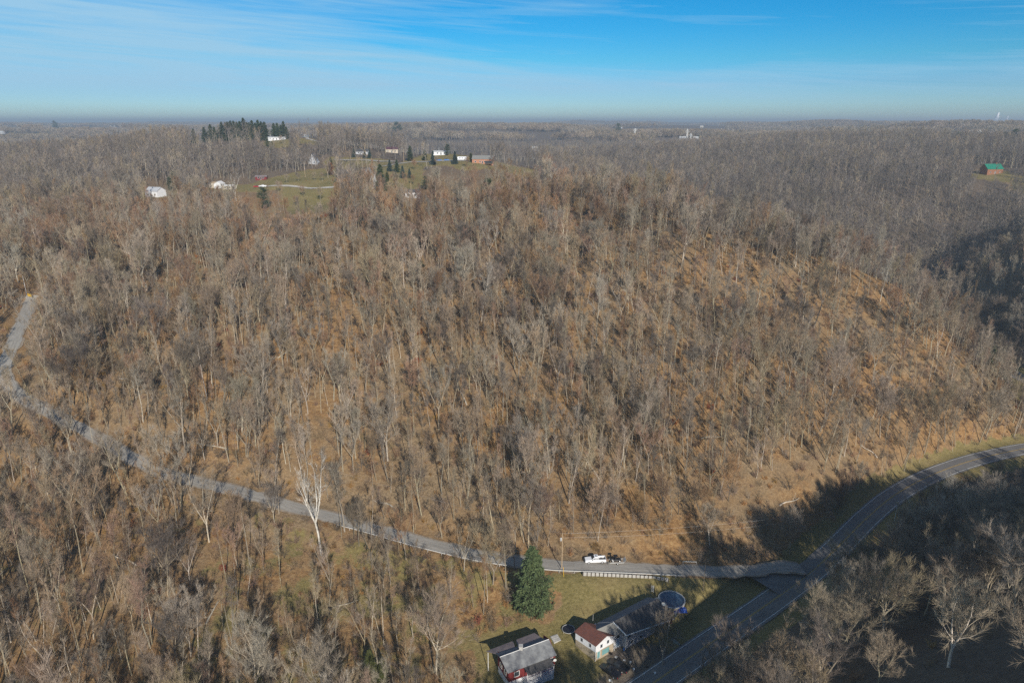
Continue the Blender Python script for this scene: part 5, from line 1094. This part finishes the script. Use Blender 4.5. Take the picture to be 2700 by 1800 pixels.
# ---- guard rails, retaining wall, poles, wires, signs
def rail(P, off, a, b, label, step=2):
    Pp = P[a:b:1]; T = np.gradient(Pp[:, :2], axis=0); T /= np.linalg.norm(T, axis=1)[:, None]; Nn = np.stack([-T[:, 1], T[:, 0]], 1)
    Q = np.c_[Pp[:, :2] + Nn * off, Pp[:, 2]]; c = Q[0]; t = thing('guard_rail', label, 'guard rail', c, 0)
    M = Mesh(); V = []; prof = [(0, .42), (.06, .48), (.0, .56), (.06, .64), (0, .72), (-.04, .72), (-.04, .42)]
    for q, nn_ in zip(Q, Nn): V += [(q[0] + nn_[0] * o - c[0], q[1] + nn_[1] * o - c[1], q[2] + z_ - c[2]) for o, z_ in prof]
    n = len(prof); M.add(V, [(i*n+j, i*n+(j+1) % n, (i+1)*n+(j+1) % n, (i+1)*n+j)[::-1] for i in range(len(Q)-1) for j in range(n)]); part('beam', M, MT['galv'], t)
    for q, nn_ in list(zip(Q, Nn))[::step]:
        M = Mesh(); x_, y_ = q[0] - c[0] + nn_[0] * .02, q[1] - c[1] + nn_[1] * .02; x_ -= nn_[0] * .1 ; y_ -= nn_[1] * .1; M.tube([(x_, y_, q[2] - c[2] - .8), (x_, y_, q[2] - c[2] + .7)], .08, 4); part('post', M, MT['galv'], t)
def kx(P, u, v, z): p = W(u, v, z=z); return int(np.argmin(np.hypot(P[:, 0] - p[0], P[:, 1] - p[1])))
rail(side_s, -3.0, kx(side_s, 1440, 1490, 0), kx(side_s, 1812, 1512, -2), 'galvanised guard rail below the lane in front of the pickup truck')
rail(side_s, -3.0, kx(side_s, 900, 1370, 6), kx(side_s, 1350, 1480, 1), 'rusty-posted guard rail along the lane left of the big spruce')
rail(side_s, 3.4, kx(side_s, 1800, 1480, -1), kx(side_s, 1860, 1480, -2), 'short guard rail piece above the lane near the junction')
n_p = 21; wa = np.array(hit(1537, 1521)); wb_ = np.array(hit(1762, 1533)); t = thing('retaining_wall', 'low retaining wall of pale concrete panels between dark posts', 'wall', wa, 0); dw = (wb_ - wa); dl = dw / n_p; dn = dw[:2] / np.linalg.norm(dw[:2]); nn_ = np.array([-dn[1], dn[0]])
for k in range(n_p):
    a0 = dl * k + dl * .1; a1 = dl * k + dl * .9; zt = 1.15 - (k / n_p)**6 * .6; M = Mesh(); wallslab(M, [(a0[0], a0[1], a0[2] - .6), (a1[0], a1[1], a1[2] - .6), (a1[0], a1[1], a1[2] + zt), (a0[0], a0[1], a0[2] + zt)], (nn_[0] * .15, nn_[1] * .15, 0)); part('panel', M, MT['concrete'], t)
for k in range(n_p + 1): q = dl * k; M = Mesh(); box(M, q[0] - .12, q[0] + .12, q[1] - .1, q[1] + .1, q[2] - .6, q[2] + 1.2 - (k / n_p)**6 * .6); part('post', M, MT['darkbark'], t)
POLES = {}
def pole(key, u, v, h, label, arm=False, trans=False, m='polewood', r=.14, loc=None):
    x, y, z = loc or hit(u, v); t = thing('utility_pole', label, 'utility pole', (x, y, z)); M = Mesh(); M.tube([(0, 0, -.5), (0, 0, h)], [r, r * .65], 8); part('shaft', M, MT[m], t)
    if arm: M = Mesh(); box(M, -1.2, 1.2, -.06, .06, h - .9, h - .75); part('crossarm', M, MT['wood'], t)
    if trans: M = Mesh(); M.tube([(-.4, 0, h - 2.6), (-.4, 0, h - 2.5), (-.4, 0, h - 1.7), (-.4, 0, h - 1.6)], [.15, .25, .25, .15], 8); part('transformer', M, MT['galv'], t)
    POLES[key] = (x, y, z + h - .3)
q = W(1481, 1499, z=.2); pole('a', 0, 0, 11.5, 'utility pole with a grey transformer beside the lane', trans=True, loc=(float(q[0]), float(q[1]), h1(q[0], q[1])))
pole('b', 2356, 1384, 8.5, 'short pale utility pole at the road bend', m='galv')
pole('c', 72, 783, 9, 'pale utility pole rising behind the yellow arrow sign', m='galv')
q = hit(1853, 1560); pole('d', 0, 0, 9, 'thin utility pole standing right of the pool in the shadow', loc=q, r=.09, m='wood')
for k, (u, v, h, lb, ar) in enumerate([(716, 393, 14, 'tall utility pole with crossarm in front of the mobile home', True), (911, 398, 9, 'utility pole by the tall dark spruce on the ridge', False), (924, 422, 9, 'utility pole at the left end of the grey house', False), (981, 451, 11, 'utility pole beside the gravel drive', False),
    (805, 468, 9, 'utility pole in the orchard field', False), (955, 437, 7, 'utility pole before the grey house', False), (1065, 428, 11, 'utility pole left of the dark lawn spruce', False), (1158, 409, 7, 'white utility pole by the white shed', False), (1084, 504, 6, 'thin wooden pole at the lower lawn edge', False), (1180, 400, 7, 'utility pole behind the white shed', False)]):
    pole('h%d' % k, u, v, h, lb, ar, m='galv' if k in (0, 7) else 'polewood', r=.16)
def wire(a, b_, label, sag=1.2, off=0):
    A_, B_ = np.array(POLES[a]), np.array(POLES[b_]); n = 24; pts = [A_ + (B_ - A_) * i / n - np.array([0, 0, sag * 4 * (i / n) * (1 - i / n)]) + [0, 0, off] for i in range(n + 1)]
    M = Mesh(); M.tube([p - A_ for p in pts], .011, 3); o = part('power_line', M, MT['galv'], None); o.location = A_; tag(o, label, 'cable', 'cables along the lane')
POLES['e'] = (135, 190, 8); POLES['f'] = (-60, 150, 20)
wire('a', 'b', 'upper power cable from the transformer pole to the road bend pole', 2.0); wire('a', 'b', 'lower power cable from the transformer pole to the road bend pole', 2.6, -1.3)
POLES['g'] = (-110, 196, 30.0); wire('a', 'g', 'power cable running from the transformer pole up the lane to the left', 1.5)
# guy wire guard
q = W(1486, 1528, z=-1); gy_ = h1(q[0], q[1]); M = Mesh(); M.tube([(0, 0, -.1), (-.1, .5, 2.6)], .06, 5); o = part('guy_wire_guard', M, MT['yellowsign'], None); o.location = (q[0], q[1], gy_); tag(o, 'thin yellow guy wire guard below the transformer pole', 'pole guard')
x, y, z = hit(80, 789); t = thing('arrow_sign', 'yellow sign with a black double arrow at the top of the lane', 'road sign', (x, y, z), R(-25))
M = Mesh(); box(M, -1.3, 1.3, -.03, .03, .9, 2.0); part('board', M, MT['yellowsign'], t)
M = Mesh(); box(M, -.75, .75, -.05, -.032, 1.38, 1.52)
for s_ in (-1, 1): wallslab(M, [(s_ * .7, -.033, 1.15), (s_ * 1.15, -.033, 1.45), (s_ * .7, -.033, 1.75)], (0, -.017, 0))
part('arrow', M, MT['black'], t)
for x_ in (-.9, .9): M = Mesh(); box(M, x_ - .05, x_ + .05, .035, .11, -.4, 2.0); part('post', M, MT['galv'], t)
x, y, z = hit(325, 1003); M = Mesh(); M.tube([(-1.4, 0, .5), (1.4, 0, .55)], .09, 6); o = part('white_pipe', M, MT['whitetrim'], None); o.location = (x, y, z); tag(o, 'short white pipe lying among the trees above the lane bend', 'pipe')

# ---- hilltop and far buildings
def farhouse(name, u, v, w, d, h, rh, rot, wall, roof, label, cat='house', wins=3, loc=None, t=None, chimney=False, porch=False):
    x, y, z = loc or hit(u, v, t1=9000); o = thing(name, label, cat, (x, y, z), rot)
    M = Mesh(); box(M, -w/2, w/2, -d/2, d/2, -1.5, h)
    for s_ in (-1, 1): wallslab(M, [(s_ * w/2, -d/2, h), (s_ * w/2, d/2, h), (s_ * w/2, 0, h + rh)], (-s_ * .15, 0, 0))
    part('wall', M, MT[wall], o); M = Mesh(); ov = .35
    slab(M, [(-w/2-ov, -d/2-ov, h - .05), (w/2+ov, -d/2-ov, h - .05), (w/2+ov, 0, h + rh + .15), (-w/2-ov, 0, h + rh + .15)], .12); slab(M, [(-w/2-ov, d/2+ov, h - .05), (w/2+ov, d/2+ov, h - .05), (w/2+ov, 0, h + rh + .14), (-w/2-ov, 0, h + rh + .14)], .12)
    r_ = part('roof', M, MT[roof], o)
    if chimney: M = Mesh(); box(M, w*.2, w*.2+.8, -.4, .4, h, h + rh + 1); part('chimney', M, MT['brick'], r_)
    for k in range(wins): opening(o, (-w/2, -d/2), (w/2, -d/2), (k + .7) / (wins + .4), 1.0, 1.1, 1.1)
    if wins > 1: opening(o, (-w/2, -d/2), (w/2, -d/2), .5, .05, .95, 2.0, pane='glass', name='door')
    if porch: M = Mesh(); box(M, w/2 - 6, w/2, -d/2 - 3, -d/2 - .02, .2, .4); part('porch', M, MT['wood'], o); M = Mesh(); box(M, w/2 - 6, w/2, -d/2 - .9, -d/2 - .021, .5, 2.2); part('porch_screen', M, MT['glass'], o)
    return o
farhouse('brick_house', 1274, 431, 17, 9, 3.6, 2.6, R(-6), 'orangewall', 'lightshingle', 'orange brick house with a wide grey-brown roof at the end of the lawn', wins=4, porch=True)
farhouse('mobile_home', 731, 370, 19, 4, 3.0, .5, R(3), 'siding', 'galv', 'long white mobile home on the grassy bank under the windbreak', 'mobile home', 5)
farhouse('blue_house', 808, 362, 13, 8, 4.2, 2, R(12), 'lightblue', 'galv', 'pale blue house on the ridge right of the mobile home', wins=3, chimney=True)
farhouse('white_barn', 817, 343, 30, 10, 4, 1.5, 0, 'siding', 'galv', 'long white barn behind the pale blue house', 'barn', 5)
farhouse('grey_house', 953, 407, 15, 8, 2.8, 2.2, R(-4), 'greysiding', 'shingle', 'low grey-roofed house with small blue spruces before it', wins=4)
farhouse('maroon_roofed_house', 1034, 403, 13, 9, 3.5, 2.2, R(5), 'tan', 'maroon', 'house with a maroon roof beyond the hilltop road', wins=3)
farhouse('white_shed', 1163, 409, 15, 5, 2.8, .8, R(4), 'siding', 'galv', 'long white shed behind the blue cars', 'shed', 2)
farhouse('aframe_cabin', 828, 432, 7, 8, .5, 8, R(90), 'greysiding', 'galv', 'steep grey A-frame cabin among the bare trees', 'cabin', 0)
farhouse('tent_garage', 580, 495, 7, 6, 3, 2, R(88), 'siding', 'whitetrim', 'white tent garage with a dark arched opening', 'garage', 0)
farhouse('yellow_shed', 564, 494, 5, 5, 2.5, 1.5, R(80), 'tan', 'polewood', 'small yellowish shed left of the white tent garage', 'shed', 1)
farhouse('trailer_home', 604, 500, 9, 4, 2.8, .4, R(-8), 'tan', 'whitetrim', 'cream trailer home behind the white dead tree', 'mobile home', 2)
farhouse('white_cottage', 412, 518, 11, 8, 4, 2.4, R(-20), 'siding', 'greysiding', 'white cottage half hidden by a pale tree on the left hill', wins=3)
farhouse('red_shed', 690, 475, 9, 4, 2.4, .8, R(5), 'redboard', 'rustmetal', 'low red shed above the parked pickups', 'shed', 2)
farhouse('log_house', 2612, 458, 17, 10, 4.5, 4.5, R(8), 'log', 'greenroof', 'log house with a bright green metal roof at the right edge', wins=3, chimney=True)
farhouse('hidden_house', 1090, 521, 9, 6, 3.4, 1.5, R(-4), 'siding', 'shingle', 'small white house half hidden under the lower lawn', wins=2)
farhouse('white_shed', 893, 556, 4, 3, 2.2, 1, R(2), 'siding', 'shingle', 'tiny white shed below the orchard field', 'shed', 1)
FH = [(52, 340, 14, 'siding', 'galv', 'white farmhouse farthest to the left on the far ridge'), (158, 334, 12, 'siding', 'shingle', 'small white house on the far left field'), (186, 336, 14, 'siding', 'galv', 'low white house in the middle of the far left field'), (213, 335, 18, 'redboard', 'maroon', 'reddish barn on the far left field'),
      (293, 335, 14, 'siding', 'lightshingle', 'white gabled farmhouse on the far left ridge'), (342, 337, 16, 'siding', 'galv', 'white barn at the right end of the far left ridge'), (408, 336, 14, 'tan', 'galv', 'tan house on the ridge before the windbreak'), (5, 356, 20, 'siding', 'galv', 'white building at the far left edge'),
      (180, 371, 10, 'siding', 'lightshingle', 'lone white house in the left valley wood'), (870, 329, 18, 'siding', 'galv', 'cream farm building on the central far ridge'), (964, 328, 14, 'siding', 'galv', 'white house on the central far ridge'), (1005, 324, 16, 'tan', 'galv', 'tan house at the crest of the central far ridge'),
      (1120, 338, 16, 'siding', 'galv', 'white house left of centre on the middle ridge'), (1144, 337, 12, 'siding', 'lightshingle', 'smaller white house on the middle ridge'), (1288, 337, 14, 'siding', 'shingle', 'white house alone in the central wood'), (1588, 340, 26, 'siding', 'galv', 'long white building right of centre'),
      (1639, 340, 12, 'siding', 'lightshingle', 'white chapel-like house with a steep gable'), (1678, 347, 16, 'siding', 'galv', 'white shed beside the yellow-leaved tree'), (1675, 375, 20, 'tan', 'shingle', 'dark-roofed house in the wood right of centre'), (1800, 372, 22, 'greysiding', 'galv', 'grey-roofed house left of the far pines'),
      (1833, 372, 20, 'greysiding', 'galv', 'grey-roofed house right of the far pines'), (1858, 370, 6, 'siding', 'galv', 'tiny white shed right of the grey roofs'), (1850, 338, 20, 'tan', 'galv', 'pale house left of the far evergreen clump'), (2050, 330, 24, 'siding', 'galv', 'white house right of the water tower'), (2367, 360, 14, 'siding', 'whitetrim', 'lone white house in the right-hand woods'),
      (2477, 344, 20, 'siding', 'galv', 'white farmhouse on the far right field'), (2500, 344, 16, 'siding', 'galv', 'low white building on the far right field'), (2540, 339, 30, 'siding', 'galv', 'long white barn on the far right ridge'), (2532, 336, 14, 'redboard', 'maroon', 'red-roofed house on the far right ridge'), (2462, 398, 6, 'siding', 'galv', 'small white shed in the right-hand valley wood')]
for k, (u, v, w, wl, rf_, lb) in enumerate(FH):
    x, y, z = hit(u, v, t0=700, t1=9000); dd_ = math.hypot(x, y); f_ = .75; wl = 'greysiding' if (wl == 'siding' and k % 2) else wl
    farhouse('farmhouse', u, v, w * f_, 9 * f_, 5 * f_, 3.5 * f_, R((k * 37) % 50 - 25), wl, rf_, lb, wins=2, loc=(x, y, z + (4 if dd_ > 1300 else 1.5)))
# cars on the hilltop
def small_car(u, v, paint, label, rz=0):
    x, y, z = hit(u, v); t = thing('parked_car', label, 'car', (x, y, z), rz); M = Mesh(); loft(M, [(2.2, .7, .62, .35, .62), (2.1, .85, .8, .25, .78), (1.0, .88, .84, .25, .92), (-1.6, .88, .84, .25, .95), (-2.2, .8, .75, .35, .85)]); part('body', M, MT[paint], t)
    M = Mesh(); loft(M, [(1.0, .78, .7, .85, .95), (.3, .78, .6, .85, 1.42), (-.9, .78, .6, .85, 1.42), (-1.6, .78, .7, .85, 1.0)]); part('cabin', M, MT['glass'], t)
    for s_ in (-1, 1):
        for x_ in (1.35, -1.35): wheel(t, x_, s_ * .78, r=.32, w=.2)
small_car(1158, 424, 'blue', 'blue car nearer the blue-grey spruce on the drive'); small_car(1178, 424, 'blue', 'second blue car, closer to the white camper')
x, y, z = hit(1219, 423); t = thing('camper', 'white camper trailer parked left of the brick house', 'camper', (x, y, z)); M = Mesh(); loft(M, [(-4.2, 1.0, .9, .5, 2.4), (-3.9, 1.15, 1.1, .45, 3.0), (3.8, 1.15, 1.1, .45, 3.0), (4.2, 1.0, .9, .6, 2.6)]); part('body', M, MT['carwhite'], t)
for x_ in (-2.5, -.5, 2.0): M = Mesh(); box(M, x_, x_ + 1.1, -1.18, -1.13, 1.5, 2.2); part('window', M, MT['glass'], t)
for y_ in (-1.0, 1.0): wheel(t, 0, y_, r=.35, w=.2)
x, y, z = hit(693, 494); pickup('pickup_truck', (x, y, z), R(178), 'carwhite', 'white pickup parked in the hilltop field beside a red car'); small_car(676, 494, 'redpaint', 'red car parked left of the white hilltop pickup', R(175))
# hilltop drive and field tracks
def track(name, px, w, m, label):
    P = np.array([hit(*p) for p in px]); P = resample(P, 4.0); P[:, 2] = H(P[:, 0], P[:, 1]) + .25
    o = ribbon(name, P, -w / 2, w / 2, 0, m, 4, wob=.6); V = np.array([v.co[:] for v in o.data.vertices]); V[:, 2] = H(V[:, 0], V[:, 1]) + .3; o.data.vertices.foreach_set('co', V.ravel()); tag(o, label, 'track', kind='structure')
MT['gravel'] = mat('pale_gravel', (.48, .45, .40), col2=(.36, .33, .29), nscale=.5)
track('gravel_drive', [(985, 500), (984, 475), (975, 458), (966, 446)], 4.5, MT['gravel'], 'pale gravel drive dropping from the hilltop road')
track('gravel_drive', [(966, 446), (1000, 440), (1040, 434), (1090, 428), (1140, 426), (1240, 425)], 3.5, MT['gravel'], 'thin pale drive along the hilltop lawn')
track('hilltop_road', [(880, 422), (930, 423), (980, 424), (1050, 426)], 4, MT['gravel'], 'pale road in front of the grey house')
track('gravel_drive', [(780, 362), (810, 366), (840, 375), (870, 383)], 4, MT['gravel'], 'pale drive sloping down from the blue house')
track('field_track', [(690, 495), (760, 494), (880, 495)], 3, MT['gravel'], 'thin pale track across the hilltop field')

# water tower, pylons, steam
def at_far(u, v, t): p = W(u, v, t=t); return (float(p[0]), float(p[1]), h1(p[0], p[1]))
q = at_far(2034, 330, 4200); t = thing('water_tower', 'white water tower standing on the far horizon', 'water tower', q); M = Mesh(); M.tube([(0, 0, -3), (0, 0, 14), (0, 0, 16), (0, 0, 33), (0, 0, 36)], [3, 3, 9, 10, 4], 14); part('tank', M, MT['whitetrim'], t)
def pylon(u, v, t_, h, label, lattice=True):
    q = at_far(u, v, t_); t = thing('power_pylon' if lattice else 'power_pole', label, 'pylon', q); M = Mesh()
    if lattice:
        b_ = h * .11
        for sx_ in (-1, 1):
            for sy_ in (-1, 1): M.tube([(sx_ * b_, sy_ * b_, -2), (sx_ * b_ * .35, sy_ * b_ * .35, h * .6), (sx_ * b_ * .25, sy_ * b_ * .25, h)], .35, 3)
        for k in range(6):
            z0_, z1_ = h * k / 6, h * (k + 1) / 6; w0 = b_ * (1 - .12 * k); 
            for s_ in (-1, 1): M.tube([(-w0 * s_ * .9, -w0 * .9, z0_), (w0 * s_ * .8, -w0 * .8, z1_)], .2, 3)
        part('tower', M, MT['galv'], t); M = Mesh(); [M.tube([(-h * .2, 0, z_), (h * .2, 0, z_)], .4, 3) for z_ in (h * .72, h * .86)]; part('crossarm', M, MT['galv'], t)
    else: M.tube([(0, 0, -2), (0, 0, h)], .35, 5); part('shaft', M, MT['galv'], t); M = Mesh(); M.tube([(-3, 0, h - 2), (3, 0, h - 2)], .25, 4); part('crossarm', M, MT['galv'], t)
pylon(2583, 351, 1500, 24, 'pale lattice pylon on the right-hand ridge'); pylon(1812, 350, 1700, 26, 'faint lattice pylon right of centre'); pylon(1674, 350, 1700, 24, 'lattice pylon left of the row of poles')
pylon(301, 330, 3600, 38, 'distant lattice pylon on the far left ridge'); pylon(317, 330, 3700, 36, 'second distant pylon on the far left ridge'); pylon(1822, 352, 1650, 20, 'slim pylon beside the faint lattice one')
for k in range(4): pylon(1405 + k * 4, 370, 1150, 22, ['first', 'second', 'third', 'fourth'][k] + ' from the left of four white poles in the central wood', False)
for k in range(5): pylon(1686 + k * 4, 354, 1400, 18, ['first', 'second', 'third', 'fourth', 'fifth'][k] + ' from the left of five pale poles by the yellow-leaved tree', False)
# orange trees beside them, and an evergreen clump on the horizon
for k, (u, v, t_) in enumerate([(1692, 346, 1420), (1706, 344, 1430)]):
    q = at_far(u, v, t_); pr = EP['rust'][0]; o = put_tree(pr, *q, k, (2.2, 2.2, 2.2), ['yellow-orange leaved tree behind the row of pale poles', 'bigger yellow-orange tree at the right end of the pale poles'][k], names=('autumn_tree', 'trunk', 'crown'))
    for c in o.children: 
        if c.name.startswith('crown'): c.data = c.data.copy(); c.data.materials[0] = MT['orangeleaf']
for k in range(7):
    q = at_far(1890 + k * 6.5, 343, 1450); pr = EP['spruce'][k % 2]; s_ = 1.3 + .3 * ((k * 7) % 3) / 2; put_tree(pr, *q, k, (s_, s_, s_), ['first', 'second', 'third', 'fourth', 'fifth', 'sixth', 'seventh'][k] + ' from the left in the evergreen clump on the right-hand horizon', 'evergreen clump on the horizon', names=('spruce_tree', 'trunk', 'crown'))
for k, (u, v, t_, s_, kd) in enumerate([(2437, 364, 1050, 1.1, 'pine'), (2448, 366, 1040, .9, 'pine'), (2462, 366, 1030, 1.0, 'pine'), (2470, 364, 1050, 1.2, 'pine'), (2483, 368, 1020, 1.0, 'pine'), (2503, 374, 1000, .8, 'pine'), (2524, 376, 980, 1.1, 'pine'), (2640, 395, 900, 1.3, 'pine'), (2668, 400, 880, 1.4, 'pine'), (2690, 392, 920, 1.3, 'pine'),
    (145, 338, 3000, 2.6, 'pine'), (150, 338, 3000, 2.4, 'pine'), (1045, 340, 1900, 2.4, 'pine'), (1054, 341, 1880, 2.2, 'pine'), (1630, 335, 1900, 2.2, 'pine')]):
    q = at_far(u, v, t_); pr = EP[kd][k % 2]; put_tree(pr, *q, k * .8, (s_, s_, s_), 'dark pine ' + ['at the left end of the pine row above the pale field', 'second from left in the row above the pale field', 'third from left in the row above the pale field', 'fourth from left in the row above the pale field', 'fifth from left in the row above the pale field', 'standing alone right of the pine row', 'leaning over the pale field corner', 'left one of three near the right edge', 'middle one of three near the right edge', 'right one of three near the right edge',
       'left of two on the far left ridge', 'right of two on the far left ridge', 'left of two on the central ridge', 'right of two on the central ridge', 'lone on the horizon right of centre'][k], names=('pine_tree', 'trunk', 'crown'))
sm = mat('steam', (.85, .85, .86), col2=(.75, .76, .78))
for k, (u, v, h) in enumerate([(2622, 322, 120), (2650, 322, 80)]):
    q = W(u, v, t=9500); M = Mesh(); g = np.random.default_rng(k); 
    M.tube([(i * h * .03 + g.normal(0, 3), 0, i * h / 9 - 20) for i in range(12)], np.array([16, 18, 20, 19, 23, 20, 24, 22, 18, 15, 11, 5]) * (1 if k == 0 else .6), 10); o = part('steam_plume', M, sm, None); o.location = q; tag(o, ['taller white steam plume on the right horizon', 'smaller white steam plume farther right on the horizon'][k], 'steam', kind='stuff')

# ------------------------------------------------------------------ haze
HB = Mesh(); box(HB, -14500, 14500, -2500, 14500, -60, 160); hz_ = part('haze', HB, [], None) if False else None
me = bpy.data.meshes.new('haze'); Vh, Fh = HB.arr(); me.from_pydata(Vh.tolist(), [], Fh); hzo = bpy.data.objects.new('haze', me); COL.objects.link(hzo); tag(hzo, 'thin blue haze filling the air over the hills', 'haze', kind='stuff')
hm = bpy.data.materials.new('haze'); hm.use_nodes = True; nt = hm.node_tree; nt.nodes.clear(); pv = nt.nodes.new('ShaderNodeVolumePrincipled'); pv.inputs['Density'].default_value = 2.1e-4; pv.inputs['Color'].default_value = (.70, .82, .93, 1); pv.inputs['Anisotropy'].default_value = 0.2
oo = nt.nodes.new('ShaderNodeOutputMaterial'); nt.links.new(pv.outputs[0], oo.inputs['Volume']); me.materials.append(hm)

# ------------------------------------------------------------------ fallen logs on the slope
g = np.random.default_rng(31)
LOGS = [(1010, 1330, 'pale fallen log above the lane right of the white sycamore'), (560, 1180, 'fallen log above the middle stretch of lane'), (1560, 1240, 'long fallen log on the lower centre slope'), (1880, 1160, 'fallen log below the leaf-covered right slope'),
        (2290, 1190, 'bleached log near the road bend'), (1220, 1050, 'short pale log in the middle of the slope'), (760, 930, 'fallen log left of the crooked snag'), (1740, 900, 'fallen trunk high on the right slope'), (330, 1480, 'fallen trunk in the lower left wood'), (560, 1620, 'pale fallen trunk in the lower left wood near the bottom'), (905, 1600, 'fallen log in the weeds below the lane'), (2080, 1330, 'pale brush log at the wood edge above the road bend')]
for k, (u, v, lb) in enumerate(LOGS):
    x, y, z = hit(u, v); a = g.uniform(0, 3.14); Ln = g.uniform(6, 12); pts = []
    for i in range(7):
        q = (i / 6 - .5) * Ln; X_, Y_ = x + math.cos(a) * q, y + math.sin(a) * q + .3 * math.sin(i); pts.append((X_ - x, Y_ - y, h1(X_, Y_) - z + .25 + .5 * (i / 6)))
    t = thing('fallen_log', lb, 'log', (x, y, z)); M = Mesh(); M.tube(pts, np.linspace(.26, .10, 7), 6); part('stem', M, MT['palebark'], t)
    M = Mesh()
    for j in (3, 4, 5): p = np.array(pts[j]); M.tube([p, p + [g.normal(0, 1), g.normal(0, 1), g.uniform(.8, 1.8)]], [.07, .02], 4)
    part('broken_branches', M, MT['palebark'], t)

# ------------------------------------------------------------------ creek beside the main road
MT['water'] = mat('creek_water', (.03, .07, .13), col2=(.02, .05, .09), rough=.08, spec=.8)
P = np.array([hit(*p) for p in [(1990, 1815), (2040, 1768), (2135, 1778), (2190, 1745)]]); P = resample(P, 1.5); P[:, 2] = H(P[:, 0], P[:, 1]) + .15
o = ribbon('creek', P, -1.0, 1.0, 0, MT['water'], 4, wob=1.0); V = np.array([v.co[:] for v in o.data.vertices]); V[:, 2] = H(V[:, 0], V[:, 1]) + .2; o.data.vertices.foreach_set('co', V.ravel()); tag(o, 'narrow dark blue creek below the main road', 'creek', kind='structure')
